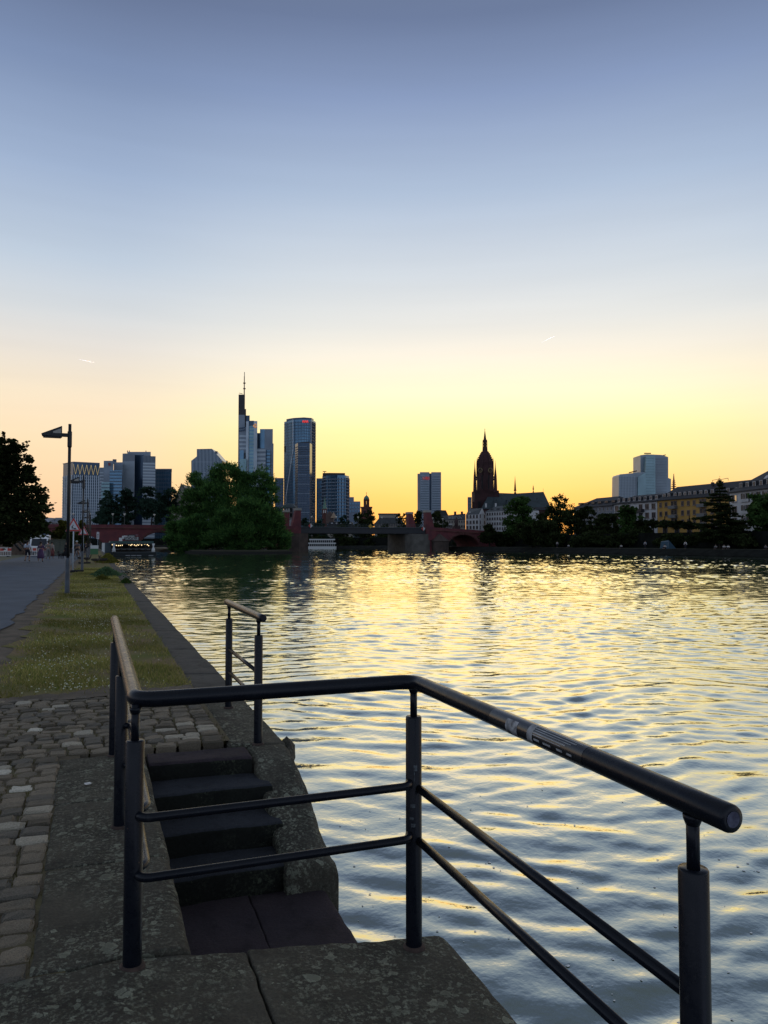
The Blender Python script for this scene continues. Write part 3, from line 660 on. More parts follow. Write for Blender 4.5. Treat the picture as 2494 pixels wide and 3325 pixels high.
# island willows
isl = thing('willow_island', None, None, (45,240,-1)); tag(isl, kind='structure')
io = [(30,193),(39,187),(46,191),(49,206),(53,238),(57,262),(57,330),(40,380),(22,330),(20,250),(24,205)]
prism(isl, 'island_ground', io, -2.5, -.25, mat('island_soil', (.05,.05,.03), .95))
prism(isl, 'island_kerb', [(p[0]*1.0+(.8 if p[0] > 45 else -.8), p[1]-(.8 if p[1] < 260 else -.8)) for p in io], -2.5, -.55, mat('island_kerb_stone', (.03,.03,.027), .9, spec=.1))
d = 212
tree('willow_tree', 'largest bushy willow crown at the back of the river island', at(740,1790,d+8)[:2] + (-.3,) if False else tuple(at(740,1790,d+8).xy)+(-.3,),
     [px_blob(*q) for q in ((670,1570,d+6,62,50),(740,1545,d+6,60,44),(820,1560,d+6,62,52),(865,1610,d+6,38,54),(620,1640,d+6,50,50),(740,1620,d+6,120,70),(760,1690,d+6,140,80),(600,1700,d+6,50,66))], 52000, 1.0, green_willow, 31, .24, .7, .30, 34, 'willow', 'willows on the island')
tree('willow_tree', 'rounded lighter willow in front, on the tip of the island', tuple(at(800,1790,d-10).xy)+(-.3,),
     [px_blob(*q) for q in ((810,1660,d-9,62,42),(870,1690,d-9,52,48),(760,1690,d-9,64,46),(890,1745,d-9,48,45),(810,1740,d-9,95,52),(720,1740,d-9,64,52),(925,1770,d-9,20,24))], 42000, .95, green_willow, 32, .24, .6, .30, 34, 'willow', 'willows on the island')
tree('willow_tree', 'low drooping willow at the left end of the island', tuple(at(610,1790,d-3).xy)+(-.3,),
     [px_blob(*q) for q in ((590,1720,d-4,44,40),(640,1710,d-4,46,42),(575,1755,d-4,36,36),(640,1755,d-4,70,40))], 24000, .95, green_willow, 33, .24, .5, .30, 34, 'willow', 'willows on the island')
# ------------------------------------------------------------------ opposite bank
BANK = [(116,-250),(116,250),(112,300),(104,340),(92,356),(70,384),(30,430),(-60,480),(-250,560)]
def offset(poly, o):
    out = []
    for i, p in enumerate(poly):
        a = Vector(poly[max(0,i-1)]); b = Vector(poly[min(len(poly)-1,i+1)]); t = (b-a).normalized(); out.append(Vector(p)+Vector((t.y,-t.x))*o)
    return out
def ribbon(name, levels, m, kind='structure'):
    V = []; n = len(BANK)
    for o, z in levels: V += [(p.x, p.y, z) for p in offset(BANK, o)]
    Fc = [(k*n+i, k*n+i+1, (k+1)*n+i+1, (k+1)*n+i) for k in range(len(levels)-1) for i in range(n-1)]
    o = pymesh(name, V, Fc, m); tag(o, kind=kind); return o
ribbon('bank_wall', [(0,-2.5),(0,-1.0),(2.5,.2),(3.0,.25)], mat('bank_stone', (.016,.018,.016), .95, spec=.05, noise=.5, nscale=.6, bump=.05, bscale=3))
ribbon('bank_promenade', [(3.0,.254),(17,.30)], mat('promenade', (.034,.037,.026), .95, spec=.05, col2=(.018,.022,.014), nscale=.25))
ribbon('upper_wall', [(17,.0),(17.3,4.1),(18.5,4.1)], dark_wall)
ribbon('city_ground', [(18.5,4.0),(2200,4.0)], city_ground)
# ------------------------------------------------------------------ bridge
red = mat('red_sandstone', (.165,.044,.047), .9, col2=(.105,.032,.04), nscale=.5, bump=.05, bscale=2.5)
red2 = mat('red_sandstone_trim', (.17,.07,.06), .9, noise=.4, nscale=.7)
steel = mat('bridge_steel', (.018,.02,.026), .6)
conc = mat('bridge_concrete', (.14,.13,.115), .9, noise=.35, nscale=.6)
pale = mat('pale_stone_cap', (.3,.29,.26), .85)
br = thing('stone_bridge', 'long red sandstone arch bridge with a dark steel middle span across the river', 'bridge', (60,249,0))
BS0, BS1 = 240, 258
def arch_wall(parent, n0, n1, arches, ztop, zbot=-2.5, name='arch_wall'):
    """solid masonry with arched openings running through its full width"""
    top = ztop if callable(ztop) else (lambda x: ztop); xs = set([n0, n1])
    for a, b, sp, ap in arches:
        for i in range(25): xs.add(a+(b-a)*i/24)
    xs = sorted(x for x in xs if n0 <= x <= n1)
    def under(x0, x1):
        xm = (x0+x1)/2
        for a, b, sp, ap in arches:
            if a < xm < b: return [sp+(ap-sp)*math.sqrt(max(0, 1-((x-(a+b)/2)/((b-a)/2))**2)) for x in (x0, x1)]
        return [zbot, zbot]
    bm = bmesh.new()
    for x0, x1 in zip(xs, xs[1:]):
        z0, z1 = under(x0, x1); vv = []
        for s_ in (BS0, BS1): vv += [bm.verts.new((x0,s_,z0)), bm.verts.new((x1,s_,z1)), bm.verts.new((x1,s_,top(x1))), bm.verts.new((x0,s_,top(x0)))]
        for f in ((0,1,2,3),(7,6,5,4),(4,5,1,0),(3,2,6,7),(0,3,7,4),(1,5,6,2)): bm.faces.new([vv[i] for i in f])
    bmesh.ops.remove_doubles(bm, verts=bm.verts, dist=.001); bmesh.ops.recalc_face_normals(bm, faces=bm.faces)
    return obj(name, bm, red, parent)
arch_wall(br, -60, 60, [(-14,3.6,-1.5,4.3),(11.5,27,-1.5,4.9),(33,47,-1.5,4.9)], 6.0)
def rz(x): return 6.0 - max(0, (x-110))*.055
arch_wall(br, 107, 139, [(113,126.5,-1.5,4.4)], rz)
for a, b in ((-60,60),(107,139)):
    V = []
    for s_ in (BS0-.15, BS0+.4): V += [(a,s_,rz(a)),(b,s_,rz(b)),(b,s_,rz(b)+.95),(a,s_,rz(a)+.95)]
    pymesh('parapet', V, [(0,1,2,3),(7,6,5,4),(3,2,6,7),(0,4,5,1),(0,3,7,4),(1,5,6,2)], red, br)
    V = [(x, y, z+dz) for y in (BS0-.35, BS0-.1) for x, z in ((a,rz(a)),(b,rz(b))) for dz in (-.15,.12)]
    pymesh('cornice', V, [(0,2,3,1),(4,5,7,6),(1,3,7,5),(0,4,6,2),(0,1,5,4),(2,6,7,3)], red2, br)
box(br, 'panel', (11.5, BS0-.2, 6.5), (2.2,.12,.7), red2); box(br, 'panel', (21.5, BS0-.2, 6.5), (6,.12,.7), red2)
# voussoir rings round the arches
for a, b, sp, ap in ((11.5,27,-1.5,4.9),(113,126.5,-1.5,4.4)):
    for i in range(21):
        t0 = math.pi*(i+.5)/21; cx = (a+b)/2+(b-a)/2*1.03*math.cos(t0); cz = sp+(ap-sp)*1.05*math.sin(t0)
        box(br, 'voussoir', (cx, BS0-.06, cz+.15), (.75,.3,.62), red2, ry=-(math.pi/2-t0)*.0)
# the steel span
for s_ in (BS0+.6, BS1-.6): box(br, 'girder', (83, s_, 5.75), (45,.5,2.1), steel)
box(br, 'deck', (83, 249, 6.6), (45.4, 17.4,.35), steel); box(br, 'deck_edge', (83, BS0+.2, 6.72), (45,.3,.22), mat('edge_paint', (.06,.075,.085), .6))
rb = bmesh.new()
for k in range(46): bm_box(rb, (61+k, BS0+.2, 7.3), (.06,.06,1.0))
for z in (7.3, 7.8): bm_box(rb, (83, BS0+.2, z), (45,.06,.06))
obj('span_railing', rb, mat('bridge_rail', (.04,.055,.06), .6), br)
prism(br, 'pier', [(98.5,BS0+1.5),(100,BS0-.8),(105,BS0-.8),(107,BS0),(107,BS1),(98.5,BS1)], -2.5, 4.6, conc)
lathe(br, 'cutwater', (110.5, BS0-.2, 0), [(3.2,-2.5),(3.2,2.0),(3.5,2.2),(.4,4.6)], mat('cutwater_stone', (.085,.06,.05), .9, noise=.4, nscale=.6), 6, .5, False)
prism(br, 'pier', [(57,BS0-2),(60.5,BS0-3),(64,BS0-1),(64,BS1),(57,BS1)], -2.5, 4.6, mat('cutwater_stone'))
for (nf, sg) in ((61.8,-1),(105.6,1)):
    for s_ in (BS0, BS1-2.2):
        V = []
        for y in (s_-.25, s_+2.2): V += [(nf,y,2.5),(nf+sg*4.4,y,2.5),(nf+sg*2.9,y,7.2),(nf+sg*1.7,y,12.0),(nf,y,12.0)]
        py = pymesh('pylon', V, [(0,1,2,3,4),(9,8,7,6,5),(0,5,6,1),(1,6,7,2),(2,7,8,3),(3,8,9,4),(4,9,5,0)], red, br)
        box(br, 'pylon_cap', (nf+sg*.85, s_+1, 12.35), (2.0,2.7,.7), pale)
bl_m = mat('bridge_lamp_paint', (.05,.06,.06), .6); globe = mat('bridge_lamp_globe', (.6,.58,.52), .4)
def make_bl():
    t = thing('bridge_lamp', None, None)
    lathe(t, 'pole', (0,0,0), [(.12,0),(.08,.3),(.06,3.4)], bl_m, 6); lathe(t, 'lamp_head', (0,0,0), [(.1,3.35),(.34,3.95),(.28,4.02)], globe, 8); return t
bl0 = make_bl()
for i, n in enumerate((-6,-1.5,4.9,8.2,16.8,22.5,66,74,82,90,96,108.6,113.0)):
    o = bl0 if i == 0 else copy_tree(bl0); o.location = (n, BS0+(1.2 if i % 2 else 2.4), rz(n) + .3)
    tag(o, 'small upright lamp number %s from the left along the bridge parapet' % ('one two three four five six seven eight nine ten eleven twelve thirteen'.split()[i]), 'bridge lamp', 'lamps on the bridge')
def diamond(x, z, m1, m2, label):
    t = thing('navigation_sign', label, 'sign', (x, BS0+.2, z)); y = BS0+.02; h = .75
    for nm, sx, m in (('sign_half', -1, m1), ('sign_half', 1, m2)):
        V = [(x,yy,z+h) for yy in (y,y+.08)]+[(x,yy,z-h) for yy in (y,y+.08)]+[(x+sx*h,yy,z) for yy in (y,y+.08)]
        pymesh(nm, V, [(0,2,4),(1,5,3),(0,4,5,1),(2,3,5,4),(0,1,3,2)], m, t)
sw, sr, sy = mat('sign_white', (.6,.6,.6), .6), mat('sign_red', (.45,.05,.04), .6), mat('sign_yellow', (.45,.27,.03), .6)
diamond(65, 7.1, sr, sw, 'red and white diamond board at the left end of the steel span')
diamond(85.5, 7.1, sy, sy, 'yellow diamond board at the middle of the steel span')
diamond(104.6, 6.4, sr, sw, 'red and white diamond board at the right end of the steel span')
# statue on the right-hand parapet
stt = thing('statue', 'dark standing statue on a plinth at the right end of the bridge', 'statue', (120,246,6))
box(stt, 'plinth', (120,246,6.6), (2.2,2.2,1.8), mat('statue_stone', (.05,.03,.03), .9))
lathe(stt, 'figure', (120,246,0), [(.7,7.5),(.62,8.6),(.75,9.6),(.3,10.05),(.32,10.4),(.1,10.7)], mat('statue_stone'), 10)
# ------------------------------------------------------------------ buildings
def m_tower(name, col=(.2,.2,.2), rough=.35, metal=0.0, noise=.25): return mat(name, col, rough, metal, .5, noise, .06)
glass_b = m_tower('glass_blue', (.11,.22,.33), .2, .65); glass_d = m_tower('glass_dark', (.04,.075,.125), .22, .55); glass_g = m_tower('glass_teal', (.17,.29,.33), .2, .65)
clad_l = m_tower('cladding_light', (.54,.63,.70), .5); clad_m = m_tower('cladding_grey', (.26,.32,.39), .5); clad_d = m_tower('cladding_dark', (.09,.125,.175), .5); clad_w = m_tower('cladding_warm', (.42,.42,.46), .5)
near_black = m_tower('shaft_dark', (.02,.02,.026), .5)
def seg_facade(parent, p0, p1, z0, z1, rows=0, cols=0, bm_=None, cm_=None, bh=.35, cw=.3, proud=.25, names=('floor_band','mullion')):
    p0, p1 = Vector(p0), Vector(p1); dv = p1-p0; L = dv.length; dv.normalize(); nrm = Vector((dv.y, -dv.x)); rot = math.atan2(dv.y, dv.x); mid = (p0+p1)/2
    for k in range(rows):
        z = z0+(z1-z0)*(k+.5)/rows
        box(parent, names[0], (mid.x+nrm.x*proud/2, mid.y+nrm.y*proud/2, z), (L, proud, bh*(z1-z0)/rows), bm_, rot)
    for k in range(cols):
        q = p0+dv*L*(k+.5)/cols; pr = proud*1.3
        box(parent, names[1], (q.x+nrm.x*pr/2, q.y+nrm.y*pr/2, (z0+z1)/2), (cw*L/cols, pr, z1-z0), cm_, rot)
def ubox(parent, name, u0, u1, vt, d, dep, m, vb=None, zb=4, skew=0):
    """block whose front spans pixel columns u0..u1 at depth d; skew turns its face"""
    a, b = xy(u0, d+skew), xy(u1, d-skew); c, e = xy(u1, d+dep), xy(u0, d+dep)
    c = b+(c-b).normalized()*dep if skew else c; e = a+(e-a).normalized()*dep if skew else e
    z0 = zb if vb is None else zat(vb, d)
    prism(parent, name, [a, b, c, e], z0, zat(vt, d), m); return a, b, z0, zat(vt, d)
def root(name, label, cat, u, d): p = xy(u, d); return thing(name, label, cat, (p.x, p.y, 4))
# grid tower with the lit zigzag crown
d = 640; t = root('grid_tower', 'grey grid tower with a lit golden zigzag band round its top', 'building', 262, d)
A, B, C = xy(201, d+16), xy(234, d), xy(320, d+10); Bk = xy(290, d+45); z1 = zat(1499, d)
prism(t, 'core', [A, B, C, Bk], 4, z1-.3, glass_d)
for p, q, cc in ((A, B, 6), (B, C, 13)):
    seg_facade(t, p, q, 6, z1-11, 22, cc, clad_m, clad_l, .22, .38, .5)
seg_facade(t, A, B, z1-.4, z1, 1, 0, clad_m, None, 1, 1, .6); seg_facade(t, B, C, z1-.4, z1, 1, 0, clad_m, None, 1, 1, .6)
zig = mat('zigzag_lights', (.5,.4,.2), .5, emit=(1,.75,.32), estr=.28)
dv = (C-B); L = dv.length; dv.normalize(); nz = Vector((dv.y,-dv.x)); zl = z1-10.5; zh = z1-2.2
for k in range(12):
    x0, x1 = L*k/12, L*(k+1)/12; za, zb_ = (zl, zh) if k % 2 else (zh, zl); p = B+dv*x0+nz*.7; q = B+dv*x1+nz*.7
    tube(t, 'light_strip', [(p.x,p.y,za),(q.x,q.y,zb_)], .15, zig, 5)
# stepped office group
d = 820; t = root('stepped_offices', 'stepped grey and blue office block right of the zigzag tower', 'building', 355, d)
ubox(t, 'left_wing', 318, 335, 1518, d+20, 30, clad_m); ubox(t, 'lift_tower', 333, 365, 1496, d+10, 30, clad_m); ubox(t, 'rear_block', 366, 396, 1501, d+25, 30, clad_m)
box(t, 'roof_plant', at(372,1499,d+30), (4,4,5), clad_d)
a, b, z0, z1 = ubox(t, 'front_block', 353, 393, 1527, d-10, 26, glass_b); seg_facade(t, a, b, z0, z1, 22, 0, clad_d, None, .3, 0, .3)
a, b, z0, z1 = ubox(t, 'low_block', 326, 353, 1566, d-16, 26, glass_g); seg_facade(t, a, b, z0, z1, 16, 0, clad_d, None, .25, 0, .3)
seg_facade(t, xy(319,d+19), xy(334,d+19), 20, zat(1525,d), 18, 0, clad_l, None, .4, 0, .4)
box(t, 'red_sign', at(355,1507,d+8), (2.4,.4,3), mat('dim_red_sign', (.25,.05,.05), .6), R(-YAW))
# twin slab tower
d = 860; t = root('twin_slab_tower', 'tall twin slab tower with pale ribbed faces and a dark recess between', 'building', 447, d)
a, b, z0, z1 = ubox(t, 'left_slab', 394, 434, 1472, d, 34, clad_w, skew=2); seg_facade(t, a, b, z0, zat(1498,d), 0, 16, None, clad_l, .3, .45, .4)
seg_facade(t, a, b, zat(1498,d), z1, 0, 16, None, clad_m, .3, .35, .3)
ubox(t, 'recess', 433, 462, 1477, d+9, 22, glass_d)
a, b, z0, z1 = ubox(t, 'right_slab', 461, 502, 1481, d-3, 34, clad_m, skew=-2); seg_facade(t, a, b, z0, zat(1502,d), 26, 0, clad_l, None, .45, 0, .4); seg_facade(t, a, b, zat(1502,d), z1, 0, 9, None, clad_d, .3, .4, .3)
ubox(t, 'roof_house', 410, 486, 1467, d+12, 14, clad_m, vb=1480)
for u in (414, 420, 474): tube(t, 'mast', [at(u,1470,d+14), at(u,1463,d+14)], .5, clad_d, 5)
t = root('blue_office_block', 'lower flat blue glass block beside the twin slab tower', 'building', 528, 900)
a, b, z0, z1 = ubox(t, 'body', 502, 555, 1523, 900, 30, glass_b); seg_facade(t, a, b, z0, z1, 18, 7, clad_d, clad_d, .18, .06, .3); ubox(t, 'roof_edge', 501.5, 555.5, 1522, 899, 32, clad_m, vb=1525)
# tower with a sloping ribbed roof
d = 880; t = root('slope_roof_tower', 'dark ribbed tower with a sloping shoulder roof behind the willows', 'building', 671, d)
P = [xy(621,d),xy(722,d),xy(722,d+40),xy(621,d+40)]
def prof(parent, name, pts, d, dep, m):
    n = len(pts); V = [at(u,v,d) for u,v in pts]+[at(u,v,d)+Vector((math.sin(R(YAW)),math.cos(R(YAW)),0))*dep for u,v in pts]
    o = pymesh(name, V, [tuple(range(n)), tuple(range(2*n-1,n-1,-1))]+[(i,n+i,n+(i+1)%n,(i+1)%n) for i in range(n)], m, parent)
    bm = bmesh.new(); bm.from_mesh(o.data); bmesh.ops.recalc_face_normals(bm, faces=bm.faces); bm.to_mesh(o.data); bm.free(); return o
prof(t, 'body', [(621,1720),(621,1496),(639,1482),(639,1458),(688,1457),(722,1496),(722,1720)], d, 36, glass_d)
for k in range(22):
    u = 624+k*4.5
    vt = 1496-(u-621)*.75 if u < 639 else (1459 if u < 688 else 1459+(u-688)*1.13)
    p, q = at(u, vt, d-.3), at(u, 1720, d-.3); box(t, 'rib', ((p.x+q.x)/2,(p.y+q.y)/2,(p.z+q.z)/2), (.55,.6,p.z-q.z), clad_l, R(-YAW))
for z in range(6): p = at(671, 1500+z*34, d-.2); box(t, 'floor_band', p, (34,.5,.5), clad_m, R(-YAW))
ubox(t, 'roof_house', 690, 704, 1465, d+10, 12, clad_d, vb=1485)
# tallest tower with the antenna
d = 900; t = root('antenna_tower', 'tallest pale tower with a dark shaft and a thin antenna on top', 'building', 825, d)
ubox(t, 'shaft', 771, 792, 1281, d+14, 18, near_black); ubox(t, 'shaft_step', 771, 796, 1328, d+13, 20, near_black)
ubox(t, 'rear_column', 771, 792, 1347, d+10, 22, clad_m); ubox(t, 'rear_glass', 791, 808, 1349, d+14, 16, glass_d)
a, b, z0, z1 = ubox(t, 'left_wing', 775, 798, 1386, d+5, 24, clad_m); seg_facade(t, a, b, z0, zat(1408,d), 26, 0, clad_l, None, .5, 0, .5)
for v in (1391, 1399):
    for k in range(4): box(t, 'window', at(778+k*5.4, v-k*.9, d+4.4), (1.5,.6,1.6), glass_d, R(-YAW))
ubox(t, 'corner_pier', 796.5, 805, 1368, d-3, 20, clad_l); a, b, z0, z1 = ubox(t, 'glass_bay', 804.5, 822, 1366, d-1, 18, glass_g); seg_facade(t, a, b, z0, zat(1382,d), 34, 0, glass_b, None, .35, 0, .3)
ubox(t, 'bay_top', 804, 822.5, 1366, d-1.5, 17, glass_d, vb=1382); ubox(t, 'corner_pier', 821.5, 833, 1367, d-3, 20, clad_l)
a, b, z0, z1 = ubox(t, 'link_block', 832, 844, 1406, d+12, 18, glass_d)
a, b, z0, z1 = ubox(t, 'mid_block', 832.5, 861, 1456, d+1, 20, clad_m); seg_facade(t, a, b, z0, z1, 22, 0, clad_l, None, .5, 0, .5)
ubox(t, 'right_glass', 842, 858, 1393, d+10, 20, glass_b); ubox(t, 'right_column', 857, 884, 1393, d+8, 24, clad_m); ubox(t, 'right_column', 876, 886.5, 1440, d+7, 22, clad_m)
a, b, z0, z1 = ubox(t, 'low_glass', 860, 876, 1462, d+5, 14, glass_b); seg_facade(t, a, b, z0, z1, 26, 0, clad_d, None, .25, 0, .3)
ubox(t, 'low_annex', 776, 789, 1462, d-4, 10, glass_b); ubox(t, 'low_annex', 777, 798, 1490, d-6, 10, glass_g)
p = at(794,1281,d+16)
for dx in (-.7, .7): tube(t, 'antenna', [at(792.2+dx,1330,d+16), at(793.4+dx*.5,1222,d+16)], .32, mat('antenna_steel', (.12,.06,.05), .6), 5)
tube(t, 'antenna', [at(794,1330,d+16), at(794,1208,d+16)], .4, mat('antenna_steel'), 5)
for v in (1244, 1262): box(t, 'antenna_platform', at(793.6,v,d+16), (2.6,2.6,1.0), mat('antenna_steel'))
tube(t, 'roof_crane', [at(788,1279,d+16), at(776,1276,d+16), at(786,1278,d+16)], .3, near_black, 4)
for k in range(3):
    a0 = k*2.094+.4; pts = [at(828+4.2*math.cos(a0+j*.32), 1382.5-5.4*math.sin(a0+j*.32), d-3.6) for j in range(6)]
    tube(t, 'emblem_ribbon', pts, [.35,.7,.8,.8,.7,.3], mat('emblem_orange', (.55,.25,.08), .5, emit=(1,.45,.15), estr=.35), 5)
# round glass tower with the white folded line
d = 830; t = root('round_glass_tower', 'broad dark glass tower with a thin white folded line and red roof lettering', 'building', 972, d)
us = [(921,8),(951,-6),(985,-10),(1010,-6),(1024,8)]; pts = [xy(u,d+k) for u,k in us]+[xy(1010,d+34),(xy(940,d+34))]
prism(t, 'body', pts, 4, zat(1366,d), glass_b)
for p, q in zip(pts[:4], pts[1:5]):
    seg_facade(t, p, q, 8, zat(1371,d), 40, 7 if (q-p).length > 9 else 4, clad_d, clad_d, .16, .05, .3)
prism(t, 'crown', [xy(928,d+4),xy(951,d-4),xy(985,d-8),xy(1010,d-4),xy(1017,d+4),xy(1005,d+26),xy(940,d+26)], zat(1367,d), zat(1359,d), glass_d)
seg_facade(t, xy(921,d+6), xy(1024,d+6), zat(1466,d), zat(1446,d), 1, 0, near_black, None, 1, 0, .6)
wl = mat('white_strip', (.55,.56,.58), .5)
tube(t, 'white_line', [at(951,1361,d-8), at(951.5,1458,d-8), at(929,1610,d-2), at(928,1700,d-2)], .38, wl, 5); tube(t, 'white_line', [at(1010,1364,d-8), at(1010,1560,d-8)], .3, wl, 5)
# red lettering, too far to read: five short strokes
for k in range(6): box(t, 'sign_stroke', at(983+k*3.3, 1368.6, d-11), (.75,.3,2.2+.5*(k%2)), mat('red_lights', (.5,.03,.03), .5, emit=(1,.06,.05), estr=.6), R(-YAW), ry=.25*(-1)**k)
# tapering apartment tower in front of it
d = 700; t = root('balcony_tower', 'narrow dark residential tower with stacked balconies in front of the round tower', 'building', 985, d)
pts = [xy(957,d+5),xy(966,d-4),xy(1005,d-4),xy(1012,d+6),xy(1005,d+22),xy(962,d+22)]
prism(t, 'body', pts, 4, zat(1440,d), glass_d)
prism(t, 'roof_house', [xy(962,d),xy(1005,d),xy(1005,d+14),xy(966,d+14)], zat(1441,d), [zat(1437,d),zat(1433,d),zat(1433,d),zat(1437,d)], near_black)
for k in range(34):
    v = 1452+k*7.6
    for (a, b) in (((966,1005) if k % 3 else (968,996)),):
        p, q = xy(a,d-4.4), xy(b,d-4.4); m_ = (p+q)/2; box(t, 'balcony', (m_.x, m_.y, zat(v,d)), ((q-p).length, 1.1, .55), clad_d if k % 4 else clad_m, R(-YAW))
    p, q = xy(957,d+4.6), xy(965.5,d-4); m_ = (p+q)/2; box(t, 'balcony', (m_.x, m_.y, zat(v,d)), ((q-p).length, .8, .4), clad_d, math.atan2((q-p).y,(q-p).x))
    if k > 12: box(t, 'side_balcony', at(1012+2*(k%2),v,d+8), (5,6,.5), clad_d, R(-YAW))
for u in (974, 982, 990, 998): box(t, 'mullion', (xy(u,d-4.2).x, xy(u,d-4.2).y, (4+zat(1450,d))/2), (.3,.5,zat(1450,d)-4), clad_d, R(-YAW))
t = root('narrow_dark_block', 'small dark office block between the willows and the round tower', 'building', 906, 840)
a, b, z0, z1 = ubox(t, 'body', 892, 920, 1552, 840, 20, glass_d); seg_facade(t, a, b, z0, z1, 14, 3, clad_d, clad_d, .2, .08, .3)
# balcony block right of the round tower
d = 760; t = root('curved_balcony_block', 'broad curved apartment block with rows of balconies and a roof crane', 'building', 1088, d)
a, b, z0, z1 = ubox(t, 'rear_wing', 1027, 1048, 1553, d+10, 22, glass_b); seg_facade(t, a, b, z0, z1, 15, 3, clad_d, clad_d, .25, .1, .3)
us = [(1046,6),(1060,-2),(1095,-5),(1122,-2),(1133,6)]; pts = [xy(u,d+k) for u,k in us]+[xy(1128,d+26),xy(1046,d+26)]
prism(t, 'body', pts, 4, zat(1544,d), glass_b)
prism(t, 'roof_house', [xy(1047,d),xy(1070,d-2),xy(1120,d),xy(1120,d+18),xy(1050,d+18)], zat(1545,d), zat(1536,d), near_black)
for p, q in zip(pts[:4], pts[1:5]): seg_facade(t, p, q, 8, zat(1552,d), 18, 3, clad_m, clad_d, .28, .1, .9, ('balcony','mullion'))
tube(t, 'roof_crane', [at(1054,1537,d+8), at(1054,1532,d+8), at(1060,1531,d+8), at(1048,1531,d+8)], .4, near_black, 4)
t = root('pale_blue_block', 'small pale blue flat-roofed block left of the domed church tower', 'building', 1150, 700)
ubox(t, 'body', 1133, 1170, 1628, 700, 20, m_tower('pale_blue', (.17,.22,.30), .6)); ubox(t, 'upper_floor', 1133, 1149, 1614, 703, 15, m_tower('pale_blue'))
for k in range(3):
    for j in range(4): box(t, 'window', at(1138+j*9, 1636+k*12, 699.6), (1.3,.3,1.5), glass_b, R(-YAW))
# slab tower with the groove (far)
d = 1400; t = root('grooved_slab_tower', 'pale slab tower split by a dark groove, with a small red sign', 'building', 1394, d)
ubox(t, 'side_face', 1356, 1366, 1538, d+10, 30, clad_w); a, b, z0, z1 = ubox(t, 'left_half', 1364, 1395, 1533, d, 40, clad_m)
for p0, p1 in (((1367,d-.2),(1393,d-.2)),((1404,d-.2),(1430,d-.2))):
    seg_facade(t, xy(*p0), xy(*p1), 10, zat(1545,d), 26, 8, glass_d, clad_l, .6, .3, .5)
ubox(t, 'groove', 1394, 1402, 1537, d+12, 20, glass_d); ubox(t, 'right_half', 1401, 1433, 1533, d, 40, clad_m)
ub = at(1384, 1553, d-2.2); text(t, 'red_sign', 'UBS', ub, (R(90),0,R(-YAW)), 7.5, mat('sign_red_glow', (.5,.04,.03), .5, emit=(1,.08,.05), estr=.25), .2)
for k in range(3): a0 = k*1.047; p = at(1374.5,1553,d-2); c, s_ = 2.6*math.cos(a0), 2.6*math.sin(a0); ex = Vector((math.cos(R(-YAW)),math.sin(R(-YAW)),0)); tube(t, 'emblem_key', [p+ex*c+Vector((0,0,s_)), p-ex*c-Vector((0,0,s_))], .35, mat('sign_pale', (.5,.5,.5), .5), 4)
# folded glass tower to the right
d = 1000; t = root('folded_glass_tower', 'pale blue folded glass tower with a lower wing, rising behind the houses', 'building', 2094, d)
gl = m_tower('pale_glass', (.22,.34,.38), .25, .4); gl2 = m_tower('pale_glass_grey', (.30,.37,.43), .35)
prof(t, 'low_wing', [(2008,1720),(2010,1545),(2014,1540),(2096,1532),(2098,1720)], d+6, 30, gl2)
prof(t, 'high_wing', [(2080,1720),(2080,1478),(2100,1475),(2148,1477),(2170,1484),(2170,1552),(2179,1555),(2178,1720)], d+14, 30, gl2)
prof(t, 'folded_face', [(2102,1720),(2094,1560),(2098,1482),(2128,1478),(2130,1720)], d+5, 9, gl)
prof(t, 'folded_face', [(2070,1720),(2072,1548),(2096,1534),(2102,1720)], d+3, 6, gl)
for k in range(22):
    v = 1486+k*9
    if v > 1548: p, q = xy(2012,d+5.6), xy(2096,d+5.6); m_ = (p+q)/2; box(t, 'floor_band', (m_.x,m_.y,zat(v,d)), ((q-p).length,.5,.7), clad_m, R(-YAW))
    p, q = xy(2131,d+13.6), xy(2168,d+13.6); m_ = (p+q)/2; box(t, 'floor_band', (m_.x,m_.y,zat(v,d)), ((q-p).length,.5,.8), clad_m, R(-YAW))
    p, q = xy(2100,d+4.6), xy(2128,d+4.6); m_ = (p+q)/2; box(t, 'floor_band', (m_.x,m_.y,zat(v,d)), ((q-p).length,.5,.5), glass_g, R(-YAW))
for k in range(14): p = xy(2013+k*5, d+5.5); box(t, 'mullion', (p.x,p.y,(4+zat(1546,d))/2), (.5,.6,zat(1546,d)-4), clad_l, R(-YAW))
tube(t, 'roof_crane', [at(2092,1472,d+16), at(2114,1472,d+16)], .7, near_black, 4); tube(t, 'roof_crane', [at(2148,1480,d+16), at(2162,1477,d+16)], .6, near_black, 4)
tube(t, 'roof_crane', [at(2042,1535,d+16), at(2068,1529,d+16)], .7, near_black, 4)
# broadcasting mast, far
d = 1500; t = root('television_mast', 'slim red ringed television mast behind the yellow house', 'tower', 2188, d)
p = at(2188,1700,d); tube(t, 'shaft', [at(2188,1700,d), at(2188,1560,d), at(2188,1538,d)], [3,1.6,.5], mat('mast_red', (.25,.08,.06), .7), 8)
for k, v in enumerate((1562,1568,1574,1580,1586)): q = at(2188,v,d); lathe(t, 'ring_platform', (q.x,q.y,q.z), [(2.5+k*.6,-.6),(3+k*.7,.6)], mat('mast_red'), 10)
